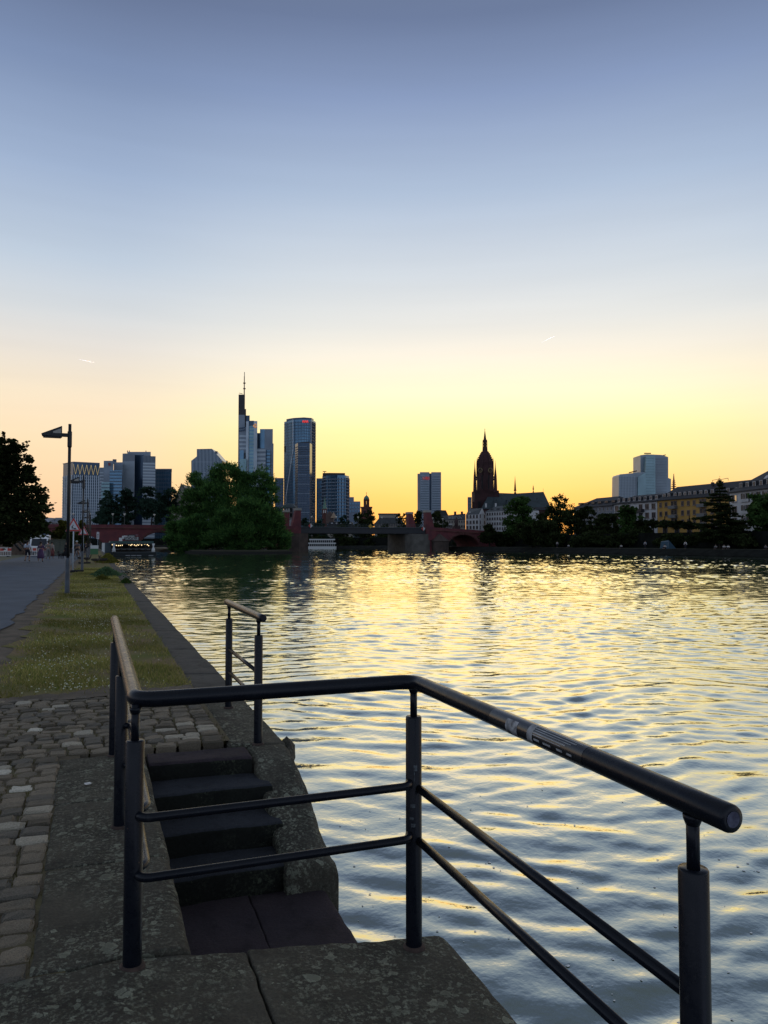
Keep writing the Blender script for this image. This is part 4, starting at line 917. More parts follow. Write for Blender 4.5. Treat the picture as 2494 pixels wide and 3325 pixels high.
# ------------------------------------------------------------------ churches
d = 640; K = d/F
dom_m = mat('dom_sandstone', (.055,.022,.024), .9, noise=.4, nscale=.3); slate = mat('slate_roof', (.035,.055,.065), .6, noise=.3, nscale=.3); dom_d = mat('dom_opening', (.012,.008,.01), .9)
t = root('cathedral', 'dark red gothic cathedral with a tall pinnacled spire and slate nave roof', 'church', 1576, d)
c0 = xy(1576.5, d+12); RT = R(-YAW)+math.pi/8
def V_(v): return zat(v, d)
bm = bmesh.new(); bm_box(bm, (c0.x,c0.y,(4+V_(1592))/2), (80*K,80*K,V_(1592)-4), R(-YAW)); obj('tower_base', bm, dom_m, t)
for sx in (-1,1):
    for k in range(3): p = at(1576.5+sx*(40+2*k), 1700-k, d+4); box(t, 'buttress', (p.x,p.y,(4+V_(1640+k*18-sx*0))/2), (7*K,9*K,V_(1618+k*22)-4), dom_m, R(-YAW))
lathe(t, 'octagon', (c0.x,c0.y,0), [(29*K,V_(1594)),(28.5*K,V_(1545)),(27.5*K,V_(1500)),(28.5*K,V_(1499)),(28*K,V_(1496))], dom_m, 8, RT, False)
lathe(t, 'cupola', (c0.x,c0.y,0), [(25*K,V_(1497)),(24*K,V_(1489)),(21.5*K,V_(1480)),(17.5*K,V_(1471)),(12.5*K,V_(1464)),(9*K,V_(1459))], dom_m, 8, RT, False)
lathe(t, 'lantern_base', (c0.x,c0.y,0), [(9*K,V_(1460)),(8.2*K,V_(1446))], dom_m, 8, RT, False)
for k in range(8):
    a0 = RT+k*math.pi/4; p = Vector((c0.x+7*K*math.cos(a0), c0.y+7*K*math.sin(a0)))
    tube(t, 'lantern_column', [(p.x,p.y,V_(1447)),(p.x,p.y,V_(1428))], .32, dom_m, 4)
    tube(t, 'lantern_pinnacle', [(p.x,p.y,V_(1429)),(p.x,p.y,V_(1421))], [.35,.05], dom_m, 4)
    for j, (r_, v) in enumerate(((25.5,1494),(24.5,1487),(22.3,1480),(19,1474),(15.5,1468),(12,1463))):
        box(t, 'crocket', (c0.x+r_*K*math.cos(a0), c0.y+r_*K*math.sin(a0), V_(v)), (.75,.75,.75), dom_m, a0)
    p = Vector((c0.x+27.5*K*math.cos(a0), c0.y+27.5*K*math.sin(a0))); tube(t, 'pinnacle', [(p.x,p.y,V_(1540)),(p.x,p.y,V_(1497)),(p.x,p.y,V_(1481))], [.7,.5,.06], dom_m, 5)
lathe(t, 'lantern_ring', (c0.x,c0.y,0), [(7.6*K,V_(1438)),(7.6*K,V_(1436.5))], dom_m, 8, RT, False)
lathe(t, 'lantern_core', (c0.x,c0.y,0), [(2.2*K,V_(1450)),(2.2*K,V_(1426))], dom_m, 6, RT)
lathe(t, 'spire', (c0.x,c0.y,0), [(8*K,V_(1429)),(6.5*K,V_(1425)),(4.6*K,V_(1420)),(2.2*K,V_(1402)),(.5*K,V_(1389)),(1.2*K,V_(1388)),(.3*K,V_(1384))], dom_m, 8, RT, False)
for su in (-33.5, 33.5):
    for dd in (-6, 30):
        p = xy(1576.5+su, d+dd); lathe(t, 'corner_pinnacle', (p.x,p.y,0), [(7.5*K,V_(1600)),(6.5*K,V_(1575)),(5.2*K,V_(1548)),(4.2*K,V_(1540)),(1.6*K,V_(1520)),(.2*K,V_(1497))], dom_m, 4, R(-YAW)+math.pi/4, False)
        q = xy(1576.5+su*.8, d+dd*.5+3); tube(t, 'flying_buttress', [(p.x,p.y,V_(1552)),(q.x,q.y,V_(1549))], .8, dom_m, 5)
gold = mat('clock_gold', (.20,.16,.06), .5)
for u in (1559.5, 1592.5):
    p = at(u, 1527, d-8.5 + 3.0*0); bm = bmesh.new(); ex = Vector((math.cos(R(-YAW)),math.sin(R(-YAW)),0))
    bm_tube(bm, [p+ex*6*K*math.cos(i*.3927)+Vector((0,0,7*K*math.sin(i*.3927))) for i in range(17)], .28, 4, False); obj('clock_face', bm, gold, t)
    tube(t, 'clock_hand', [p, p+Vector((0,0,-5*K))], .2, gold, 4)
for u, w in ((1556,6),(1576,7),(1597,6)): pp = xy(u, d-15.5 if w < 7 else d-16.2); 
for u in (1566, 1587): p = at(u, 1565, d-7.6*1.0); box(t, 'belfry_window', p, (5*K,.6,44*K), dom_d, R(-YAW))
p = at(1556,1645,d+1.2); box(t, 'tall_window', p, (9*K,.8,34*K), dom_d, R(-YAW))
# nave
def roofpoly(parent, name, pts, faces, m): return pymesh(name, pts, faces, m, parent)
e = [at(1562,1652,d-10), at(1792,1655,d-10), at(1591,1599.5,d+6), at(1765,1597,d+6), at(1600,1652,d+24), at(1792,1655,d+24), at(1672,1602.5,d+6)]
roofpoly(t, 'nave_roof', e, [(0,1,3,6,2),(5,4,2,6,3),(0,2,4),(1,5,3)], slate)
prism(t, 'nave_wall', [xy(1566,d-9),xy(1776,d-9),xy(1778,d+23),xy(1600,d+23)], 4, V_(1650), dom_m)
for u in (1600,1640): prof(t, 'transept_roof', [(u,1655),(u+8,1622),(u+16,1655)], d-11, 12, slate)
for k in range(8): box(t, 'dormer', at(1610+k*19, 1625-(k%2)*6, d-5), (1.2,1.4,1.4), slate, R(-YAW))
for u, v0, v1, w in ((1674,1604,1543,4.2),(1733,1600,1572,2.2)):
    p = xy(u, d+6); lathe(t, 'fleche', (p.x,p.y,0), [(w*K,V_(v0+3)),(w*K,V_(v0-6)),(w*.55*K,V_(v0-7)),(w*.55*K,V_(v0-11)),(w*1.25*K,V_(v0-12)),(w*.9*K,V_(v0-17)),(.12*K,V_(v1))], dom_m, 6, 0, False)
tube(t, 'cross', [at(1764,1598,d+6), at(1764,1586,d+6)], .12, dom_m, 4)
# domed round church tower
d = 620; K = d/F; t = root('domed_church_tower', 'small red church tower with an open lantern and green dome topped by a cross', 'church', 1190, d)
cm = mat('church_red', (.13,.05,.04), .9, noise=.3, nscale=.4); cop = mat('copper_green', (.10,.20,.15), .6)
p = xy(1190,d); zq = lambda v: zat(v, d)
bm = bmesh.new(); bm_box(bm, (p.x,p.y,(4+zq(1649))/2), (34*K,34*K,zq(1649)-4), R(-YAW)); obj('tower', bm, cm, t)
box(t, 'cornice', (p.x,p.y,zq(1648)), (38*K,38*K,1.0), cm, R(-YAW))
for k in range(8): a0 = k*math.pi/4+.2; tube(t, 'lantern_column', [(p.x+8*K*math.cos(a0),p.y+8*K*math.sin(a0),zq(1646)),(p.x+8*K*math.cos(a0),p.y+8*K*math.sin(a0),zq(1624))], .45, cm, 5)
lathe(t, 'lantern_base', (p.x,p.y,0), [(10*K,zq(1648)),(10*K,zq(1638))], cm, 8); lathe(t, 'lantern_ring', (p.x,p.y,0), [(9.6*K,zq(1626)),(10.2*K,zq(1622))], cm, 12)
lathe(t, 'dome', (p.x,p.y,0), [(9.2*K,zq(1622)),(8.6*K,zq(1617)),(6*K,zq(1612.5)),(1.5*K,zq(1609)),(.5*K,zq(1606))], cop, 14)
tube(t, 'cross', [(p.x,p.y,zq(1608)),(p.x,p.y,zq(1598))], .14, near_black, 4); box(t, 'cross_arm', (p.x,p.y,zq(1601)), (1.2,.2,.2), near_black, R(-YAW))
for u in (1184,1196): box(t, 'window', at(u,1664,d-4.6), (1.6,.5,3), dom_d, R(-YAW))
# small church with a green needle spire
d = 520; K = d/F; t = root('needle_spire_church', 'small red church with a pointed green copper spire near the far houses', 'church', 1054, d)
p = xy(1054,d); zq = lambda v: zat(v, d); bm = bmesh.new(); bm_box(bm, (p.x,p.y,(4+zq(1652))/2), (14*K,14*K,zq(1652)-4), R(-YAW)); obj('tower', bm, cm, t)
lathe(t, 'spire', (p.x,p.y,0), [(10*K,zq(1652)),(6*K,zq(1642)),(.2*K,zq(1612))], cop, 4, R(-YAW)+math.pi/4, False)
for u in (1051,1057): box(t, 'window', at(u,1661,d-1.6), (.7,.3,2), mat('window_white', (.5,.48,.45), .6), R(-YAW))
prof(t, 'nave', [(1058,1700),(1058,1672),(1070,1660),(1082,1672),(1082,1700)], d-4, 12, mat('brown_wall', (.10,.07,.06), .9)); prof(t, 'gable', [(1073,1682),(1083,1663),(1093,1682)], d-6, 3, mat('tan_gable', (.35,.26,.18), .9))
# ------------------------------------------------------------------ houses
WIN = {}
def window_mesh(key, frame, pane):
    if key in WIN: return WIN[key]
    bm = bmesh.new()
    for c, s_ in (((-.46,0,0),(.08,1,1)),((.46,0,0),(.08,1,1)),((0,0,.46),(.84,1,.08)),((0,0,-.46),(.84,1,.08)),((0,0,.0),(.05,.8,.84))): bm_box(bm, c, s_)
    bm_box(bm, (0,.3,0), (.9,.4,.9), 0, 1); bm_box(bm, (0,-.4,-.55), (1.2,1.8,.08))
    me = bpy.data.meshes.new('window'); bm.to_mesh(me); bm.free(); me.materials.append(frame); me.materials.append(pane); WIN[key] = me; return me
wf, wp = mat('window_frame', (.35,.35,.35), .6), mat('window_pane', (.02,.024,.03), .12)
wf2 = mat('window_frame_dark', (.16,.13,.12), .6); wlit = mat('window_lit', (.4,.3,.15), .5, emit=(1,.62,.25), estr=.7)
mw, mw2, mw3, mwl = window_mesh('white', wf, wp), window_mesh('dark', wf2, wp), window_mesh('dorm', mat('dormer_frame', (.45,.46,.48), .6), wp), window_mesh('lit', wf, wlit)
def windows(parent, p0, p1, zs, cols, w, h, me, proud=.06, skip=(), name='window'):
    p0, p1 = Vector(p0), Vector(p1); dv = p1-p0; L = dv.length; dv.normalize(); nm = Vector((dv.y,-dv.x)); rot = math.atan2(dv.y, dv.x)
    for zi, z in enumerate(zs):
        for ci, c in enumerate(cols):
            if (zi, ci) in skip: continue
            q = p0+dv*L*c+nm*proud; o = link(name, me, parent); o.location = (q.x, q.y, z); o.scale = (w, .2, h); o.rotation_euler = (0, 0, rot)
def fr_(n): return [(k+.5)/n for k in range(n)]
def house(name, label, p0, p1, dep, z0, ze, zr, wall, roof, cat='house', hip=2.5, over=.5):
    """hipped-roof house; facade from p0 to p1 as seen from the river"""
    p0, p1 = Vector(p0), Vector(p1); dv = (p1-p0).normalized(); nm = Vector((dv.y,-dv.x)); q1, q0 = p1-nm*dep, p0-nm*dep
    t = thing(name, label, cat, (p0.x, p0.y, z0)); prism(t, 'wall', [p0, p1, q1, q0], z0, ze, wall)
    e0, e1, e2, e3 = p0+nm*over-dv*over*.5, p1+nm*over+dv*over*.5, q1-nm*over+dv*over*.5, q0-nm*over-dv*over*.5
    if zr > ze:
        r0, r1 = (p0+q0)/2+dv*hip, (p1+q1)/2-dv*hip
        V = [(e0.x,e0.y,ze),(e1.x,e1.y,ze),(e2.x,e2.y,ze),(e3.x,e3.y,ze),(r0.x,r0.y,zr),(r1.x,r1.y,zr)]
        pymesh('roof', V, [(0,1,5,4),(2,3,4,5),(1,2,5),(3,0,4),(3,2,1,0)], roof, t)
        m_ = (e0+e1)/2; box(t, 'eaves', (m_.x,m_.y,ze-.08), ((e1-e0).length,.35,.22), roof, math.atan2(dv.y,dv.x))
    return t, p0, p1, dv, nm
roof_d = mat('roof_dark', (.028,.03,.036), .7, noise=.3, nscale=.5); roof_g = mat('roof_grey', (.06,.07,.075), .7, noise=.3, nscale=.5)
white_r = mat('render_white', (.50,.51,.52), .9, noise=.12, nscale=.4); grey_r = mat('render_grey', (.24,.26,.30), .9, noise=.15, nscale=.4)
yel_r = mat('render_yellow', (.42,.25,.065), .9, noise=.15, nscale=.4); beige_r = mat('render_beige', (.30,.28,.24), .9, noise=.15, nscale=.4)
balc = mat('balcony_metal', (.12,.13,.14), .6)
def dormers(t, p0, p1, z, cols, nm, back, w=1.2, h=1.3, me=None):
    p0, p1 = Vector(p0), Vector(p1); dv = (p1-p0).normalized(); rot = math.atan2(dv.y, dv.x)
    for c in cols:
        q = p0+(p1-p0)*c-nm*back; box(t, 'dormer', (q.x,q.y,z), (w*1.15,1.6,h*1.1), roof_d, rot); q = q+nm*.82
        o = link('dormer_window', me or mw3, t); o.location = (q.x,q.y,z); o.scale = (w,.12,h); o.rotation_euler = (0,0,rot)
NH = 165
# yellow house
t, p0, p1, dv, nm = house('yellow_house', 'long yellow house with grey balconies and dormers in a dark roof', (NH,195), (NH,160.5), 13, 4, 14.9, 19.2, yel_r, roof_d, hip=1.5)
cols = [.045,.115,.32,.39,.46,.66,.73,.86,.93]
windows(t, p0, p1, (13.4,10.6,7.9), cols, 1.05, 1.45, mw2)
for cc in (.215, .56):
    for z in (6.9, 9.6, 12.4):
        q = p0+(p1-p0)*cc+nm*.6; box(t, 'balcony', (q.x,q.y,z), (3.0,1.2,.95), balc, math.atan2(dv.y,dv.x))
    windows(t, p0, p1, (13.6,10.9,8.2), [cc-.02, cc+.02], 1.1, 1.5, mw2, name='balcony_window')
dormers(t, p0, p1, 16.3, [.05,.11,.19,.25,.31,.37,.43,.5,.56,.63,.8,.9], nm, 2.0)
windows(t, p0, p1, (5.4,), [.1,.25,.4,.55,.7], 2.0, 1.8, mw2, name='shop_window')
for c in (.52,.62): q = p0+(p1-p0)*c-nm*5; box(t, 'chimney', (q.x,q.y,18.9), (.8,.6,1.0), roof_d); tube(t, 'roof_frame', [(q.x,q.y,19.2),(q.x,q.y,20.0),(q.x-.5,q.y-3,20.1),(q.x-.5,q.y-3,19.4)], .07, near_black, 4)
# white house left of it
t, p0, p1, dv, nm = house('white_house', 'white house with large windows and one long dark balcony beside the yellow house', (NH,216.5), (NH,195.2), 13, 4, 14.8, 17.6, white_r, roof_d)
windows(t, p0, p1, (13.2,10.4,7.6), fr_(7), 1.7, 1.75, mw2, skip=((0,3),))
q = p0+(p1-p0)*.5+nm*.7; box(t, 'balcony', (q.x,q.y,12.0), (9.5,1.4,.9), near_black, math.atan2(dv.y,dv.x))
dormers(t, p0, p1, 16.0, fr_(8), nm, 1.8, 1.2, 1.2)
# grey-blue house
t, p0, p1, dv, nm = house('grey_house', 'grey house with a long flat dark roof at the left of the row', (NH,240), (NH,216.8), 13, 4, 14.4, 17.9, grey_r, roof_d, hip=5)
windows(t, p0, p1, (13.3,10.5,7.7), fr_(11), .9, 1.3, mw); dormers(t, p0, p1, 15.9, fr_(6), nm, 2.2, 1.8, .6, mw2)
# right white house
t, p0, p1, dv, nm = house('corner_white_house', 'white corner house with recessed balconies and a steep dark roof at the right edge', (157,157.6), (149,126), 16, 4, 14.9, 20.3, white_r, roof_d, hip=4.5)
windows(t, p0, p1, (13.2,10.2,7.2,4.9), [.07], 2.0, 1.9, mw2, skip=((0,0),)); o_ = windows(t, p0, p1, (13.2,), [.05], .9, 1.8, mw2); windows(t, p0, p1, (13.2,), [.09], .9, 1.8, mwl, name='lit_window')
for z in (6.2,9.2,12.2):
    for c in (.22,.36,.5):
        q = p0+(p1-p0)*c; rot = math.atan2(dv.y,dv.x); box(t, 'loggia', (q.x+nm.x*.03,q.y+nm.y*.03,z+1.0), (3.6,.3,2.1), near_black, rot)
        q2 = q+nm*.35; box(t, 'balcony_front', (q2.x,q2.y,z+.2), (3.7,.12,.75), white_r, rot)
        o = link('window', mw, t); o.location = (q.x+nm.x*.3,q.y+nm.y*.3,z+1.2); o.scale = (1.2,.15,1.5); o.rotation_euler = (0,0,rot)
dormers(t, p0, p1, 16.4, [.1,.19,.28,.37,.46,.55], nm, 2.0, 1.3, 1.6); 
for c in (.3,): q = p0+(p1-p0)*c-nm*4.2; box(t, 'skylight', (q.x,q.y,18.2), (1.2,1.2,.2), mat('dormer_frame'), math.atan2(dv.y,dv.x), rx=.8)
# houses by the bridge, beyond the trees
d = 400; zq = lambda v: zat(v, d)
t = root('white_gable_house', 'white house with a pointed gable between the bridge and the cathedral', 'house', 1545, d)
A, B, C = xy(1513,d), xy(1555,d-6), xy(1577,d+4)
prism(t, 'wall', [A,B,C,xy(1580,d+18),xy(1516,d+20)], 4, zq(1672), white_r)
pymesh('roof', [(A.x,A.y,zq(1672)),(B.x,B.y,zq(1672)),(C.x,C.y,zq(1671)),(*xy(1578,d+18),zq(1672)),(*xy(1516,d+20),zq(1672)),(*xy(1524,d+10),zq(1650)),(*xy(1566,d-1),zq(1650))], [(0,1,6,5),(2,3,6),(3,4,5,6),(4,0,5)], roof_g, t)
pymesh('gable', [(B.x,B.y,zq(1672)),(C.x,C.y,zq(1671)),(*(xy(1566,d-1.3)),zq(1650))], [(0,1,2)], white_r, t)
windows(t, A, B, [zq(v) for v in (1678,1696,1713)], fr_(4), 1.25, 1.75, mw2); windows(t, B, C, [zq(v) for v in (1676,1696,1713)], [.2,.85], 1.5, 1.75, mw2)
for k in range(3): box(t, 'roof_light', at(1526+k*9, 1664, d+1), (.8,.8,.8), mat('dormer_frame'), R(-YAW))
t = root('long_white_house', 'long white four-storey house with small square windows below the cathedral', 'house', 1630, d)
A, B = xy(1577.5,d+1), xy(1690,d-18); dvv = (B-A).normalized(); nn = Vector((dvv.y,-dvv.x)); prism(t, 'wall', [A,B,B-nn*14,A-nn*14], 4, zq(1661), white_r)
r0, r1 = A-nn*6+dvv*2, B-nn*6-dvv*2
pymesh('roof', [(*(A+nn*.5),zq(1661)),(*(B+nn*.5),zq(1661)),(*(B-nn*14),zq(1661)),(*(A-nn*14),zq(1661)),(*r0,zq(1643)),(*r1,zq(1643))], [(0,1,5,4),(2,3,4,5),(1,2,5),(3,0,4)], roof_g, t)
windows(t, A, B, [zq(v) for v in (1669.5,1685,1701,1717)], [.06+.0735*k for k in range(13)], 1.0, 1.35, mw2)
for k in range(5): q = A+(B-A)*(.12+.18*k)-nn*2; box(t, 'dormer', (q.x,q.y,zq(1655)), (1.4,1.4,1.0), roof_d, math.atan2(dvv.y,dvv.x))
for u in (1578,1610,1660): box(t, 'chimney', at(u,1641,d+8), (.7,.7,2.2), white_r)
t = root('low_beige_house', 'beige terraced house with dark dormered roof right of the bridge pylon', 'house', 1470, 430)
A, B = xy(1434,436), xy(1512,428); zq = lambda v: zat(v, 430); prism(t, 'wall', [A,B,xy(1512,446),xy(1434,450)], 4, zq(1689), beige_r)
pymesh('roof', [(*A,zq(1689)),(*B,zq(1688)),(*xy(1512,446),zq(1688)),(*xy(1434,450),zq(1689)),(*xy(1438,443),zq(1672)),(*xy(1512,437),zq(1666))], [(0,1,5,4),(2,3,4,5),(1,2,5),(3,0,4)], roof_d, t)
windows(t, A, B, [zq(v) for v in (1694,1709)], fr_(10), .9, 1.3, mw2)
for k in range(5): q = at(1460+k*10, 1679, 432); o = link('dormer_window', mw3, t); o.location = q; o.scale = (1.1,.4,1.2); o.rotation_euler = (0,0,R(-YAW))
for u in (1478,1500): box(t, 'chimney', at(u,1668,438), (1.0,1.0,2.5), roof_d)
t = root('white_cafe_house', 'low white flat house at the foot of the beige terrace', 'house', 1448, 415); A, B = xy(1434,416), xy(1468,413)
prism(t, 'wall', [A,B,xy(1468,425),xy(1434,428)], 4, zat(1701,415), white_r); windows(t, A, B, [zat(1709,415)], fr_(6), .9, 1.6, mw2)
t = root('steep_roof_house', 'dark steep-roofed house behind the bridge pylon', 'house', 1433, 470); prof(t, 'wall', [(1400,1720),(1400,1690),(1464,1690),(1464,1720)], 470, 15, beige_r); prof(t, 'roof', [(1398,1690),(1418,1656),(1448,1657),(1464,1690)], 469, 17, roof_d)
t = root('scaffolded_block', 'thin grey scaffolded block just left of the cathedral tower', 'building', 1525, 760); a, b, z0, z1 = ubox(t, 'body', 1519, 1532, 1614, 760, 15, clad_m); seg_facade(t, a, b, z0, z1, 14, 3, clad_d, clad_d, .15, .12, .4)
t = root('flat_museum', 'low grey building with a long flat roof left of the bridge pylon', 'building', 1268, 560); ubox(t, 'upper_floor', 1230, 1293, 1668, 566, 20, beige_r, vb=1682); ubox(t, 'roof_edge', 1228, 1295, 1667, 565, 24, roof_d, vb=1669)
prof(t, 'long_roof', [(1216,1700),(1232,1681),(1305,1681),(1310,1700)], 556, 14, roof_g); ubox(t, 'wall', 1216, 1308, 1699, 557, 14, beige_r); windows(t, xy(1216,556.8), xy(1308,556.8), [zat(1704,557)], fr_(12), 1.2, 2, mw2)
t = root('low_hall', 'long low hall with a dark roof beyond the steel span', 'building', 1090, 470); prof(t, 'roof', [(1058,1712),(1070,1694),(1142,1694),(1150,1712)], 470, 14, roof_d); ubox(t, 'wall', 1060, 1148, 1710, 471, 12, beige_r)
for k in range(5): box(t, 'roof_light', at(1078+k*15, 1699, 468), (1,1,.6), mat('dormer_frame'), R(-YAW))
t = root('quay_tower_house', 'white tower house with grey corner stones at the island end of the bridge', 'house', 942, 262); zq = lambda v: zat(v, 262)
a, b, z0, z1 = ubox(t, 'wall', 926, 951, 1649, 262, 6, white_r); windows(t, a, b, [zq(1656), zq(1673)], [.75], .9, 1.6, mw2)
for u in (926,934,950): box(t, 'corner_stones', (xy(u,261.9).x,xy(u,261.9).y,(4+z1)/2), (.35,.35,z1-4), mat('corner_stone', (.08,.08,.09), .8), R(-YAW))
lathe(t, 'roof', (*xy(938,265),0), [(3.6,zq(1650)),(2.2,zq(1641)),(1.6,zq(1636)),(.1,zq(1634))], slate, 8)
# roofs seen left of the first tower, and the gabled roof behind the willow
t = root('pale_roof_block', 'pale low block with a raised end seen between the maple and the grid tower', 'building', 170, 330); ubox(t, 'body', 138, 205, 1693, 330, 20, grey_r); ubox(t, 'raised_end', 178, 202, 1681, 334, 14, grey_r); prof(t, 'gable', [(138,1695),(138,1680),(148,1680),(161,1689),(161,1695)], 329, 10, grey_r)
windows(t, xy(140,329.8), xy(204,329.8), [zat(1700,330)], fr_(5), 2.2, .9, mw2)
t = root('gabled_barn', 'steep gabled roof with pale verge showing behind the island willows', 'building', 580, 290); prof(t, 'gable', [(556,1700),(556,1650),(590,1572),(640,1650),(640,1700)], 290, 15, beige_r); tube(t, 'verge_board', [at(556,1650,289.6), at(590,1570,289.6), at(640,1650,289.6)], .25, roof_d, 4)
# ------------------------------------------------------------------ trees of the far bank
def bank_tree(label, u, vt, vb, d, ru, m, seed, n=9000, leaf=.7, name='broadleaf_tree', lob=7, zb=.3, group='trees on the far bank', aspect=.6, clump=.3):
    g = random.Random(seed); k = d/F; H = vb-vt; bl = []
    for i in range(lob):
        a = g.uniform(-1,1); hh = g.uniform(.12,.8); w = math.sqrt(max(.1,1-(2*hh-.9)**2))
        bl.append(px_blob(u+a*ru*.62*w, vt+H*hh, d+g.uniform(-.5,.5)*ru*k, ru*g.uniform(.34,.5), H*g.uniform(.14,.24)))
    bl.append(px_blob(u+g.uniform(-.2,.2)*ru, vt+H*.13, d, ru*.36, H*.13)); bl.append(px_blob(u, vt+H*.6, d, ru*.75, H*.33))
    p = xy(u, d); return tree(name, label, (p.x, p.y, zb), bl, n, leaf, m, seed, aspect, .28, clump, 22, None, group)
for a in (
    ('slim leafy tree in front of the long white house', 1590,1700,1770,262,34,green_dark,41),
    ('wide leafy tree right of the long white house', 1690,1622,1775,258,72,green_mid,42,13000),
    ('tall see-through tree with twiggy top against the orange sky', 1800,1606,1770,262,80,green_dark,43,9500),
    ('dark round tree below the grey house', 1880,1655,1775,250,60,green_dark,44),
    ('dark bushy tree left of the tall see-through tree', 1740,1690,1776,225,70,green_dark,45,9000),
    ('green loose tree in front of the white house', 2040,1640,1770,225,52,green_mid,46,6500),
    ('broad dark tree under the green loose tree', 1965,1668,1774,232,58,green_dark,47),
    ('dark low tree in front of the foot of the white house', 2090,1712,1776,205,60,green_dark,48,7000),
    ('bright green tree cut by the right edge of the picture', 2500,1605,1775,168,75,green_mid,49,14000),
    ('dark shrub mass under the yellow house', 2170,1735,1778,188,62,green_dark,50,6000),
    ('dark shrub between the conifer and the shrub mass', 2262,1728,1778,184,48,green_dark,51,5000),
    ('dark shrub right of the conifer', 2420,1735,1778,166,50,green_dark,52,5000),
    ('dark shrub under the slim leafy tree', 1640,1722,1776,262,46,green_dark,53,5000),
    ('dark low bush at the foot of the grey house trees', 1900,1728,1778,215,64,green_dark,54,6000),
    ('dark low bush below the green loose tree', 2010,1732,1778,205,60,green_dark,55,6000),
    ('dark low bush below the wide leafy tree', 1790,1730,1778,235,66,green_dark,56,6000)):
    bank_tree(*a[:8], **({'n': a[8]} if len(a) > 8 else {}))
# pollarded row of plane trees along the upper street
for k, u in enumerate((2085,2122,2160,2200,2240)):
    p = xy(u, 205-3*k); bl = [px_blob(u-12,1704+k,205-3*k,17,11), px_blob(u+10,1702+k,205-3*k,17,12), px_blob(u,1697+k,205-3*k,16,9)]
    tree('plane_tree', '%s flat-topped pollarded plane tree from the left on the street by the yellow house' % ['first','second','third','fourth','fifth'][k], (p.x,p.y,4), bl, 2600, .5, green_dark, 60+k, .7, .16, .33, 12, 'flat', 'pollarded plane trees', th=4.5)
# big conifer in tiers
def conifer():
    g = np.random.default_rng(71); d = 172; K = d/F; p = xy(2340,d); t = thing('cedar_tree', 'tall dark conifer with layered flat branches in front of the yellow house', 'tree', (p.x,p.y,.3))
    zt, zb = zat(1570,d), .6; bm = bmesh.new(); bm_tube(bm, [(p.x,p.y,0),(p.x,p.y,(zt+zb)/2),(p.x,p.y,zt)], [.4,.25,.04], 8); C = []; A = []
    n_t = 19
    for k in range(n_t):
        f = k/(n_t-1); z = zt-.4-(zt-2.5)*f; R0 = (.5+7.3*f**.8)*(1 if f < .8 else 1-.6*(f-.8))*g.uniform(.8,1.15)
        for b in range(5+int(5*f)):
            a = g.uniform(0,6.28); L = R0*g.uniform(.6,1.1); dr = np.array([math.cos(a),math.sin(a),g.uniform(-.12,.12)])
            bm_tube(bm, [(p.x,p.y,z), tuple(np.array([p.x,p.y,z])+dr*L)], [.07,.02], 4, False)
            m = int(50+125*L/3); s_ = g.random(m)**.7; q = np.array([p.x,p.y,z])+dr*L*s_[:,None]+g.normal(size=(m,3))*np.array([.42,.42,.13])*(.35+L*.09)
            C.append(q); A.append(dr+g.normal(size=(m,3))*np.array([.7,.7,.3]))
    C.append(np.array([p.x,p.y,zt])+g.normal(size=(160,3))*np.array([.3,.3,.4])); A.append(g.normal(size=(160,3)))
    obj('trunk', bm, bark, t); V, Q = leaf_cards(np.concatenate(C), .6, .4, g, np.concatenate(A)); npmesh('crown', V, Q, green_dark, t)
conifer()
# trees behind and beyond the bridge
for i, (lab, u, vt, vb, d, ru, m, n) in enumerate((
    ('tall poplar just right of the first bridge lamps', 358,1590,1712,282,38,green_blue,8000),
    ('broad poplar behind the left bridge arch', 410,1586,1712,286,44,green_blue,8000),
    ('tallest round tree behind the left bridge arches', 490,1578,1712,284,52,green_blue,10000),
    ('dark tree between the poplar and the island willows', 545,1585,1712,290,40,green_blue,8000),
    ('dark low tree at the left foot of the poplars', 325,1660,1712,278,26,green_blue,5000),
    ('yellow-green bush left of the nearest lamp pole', 200,1686,1775,120,34,green_yellow,6000),
    ('yellow-green bush right of the roadworks sign', 268,1690,1770,128,22,green_yellow,4500),
    ('dark shrub behind the parked van', 140,1690,1770,118,30,green_dark,5000),
    ('dark hedge under the maple tree', 40,1715,1775,110,60,green_dark,7000),
    ('dark shrub below the yellow-green bush', 232,1722,1778,118,40,green_dark,6000),
    ('dark tree in the shade of the maple', 96,1700,1772,125,34,green_dark,5000))):
    bank_tree(lab, u, vt, vb, d, ru, m, 100+i, n, .7 if d > 200 else .42, 'riverside_tree', 6, (6.3 if 'bridge' in lab and d > 250 else 0) if d > 200 else 0, 'trees on the near bank')
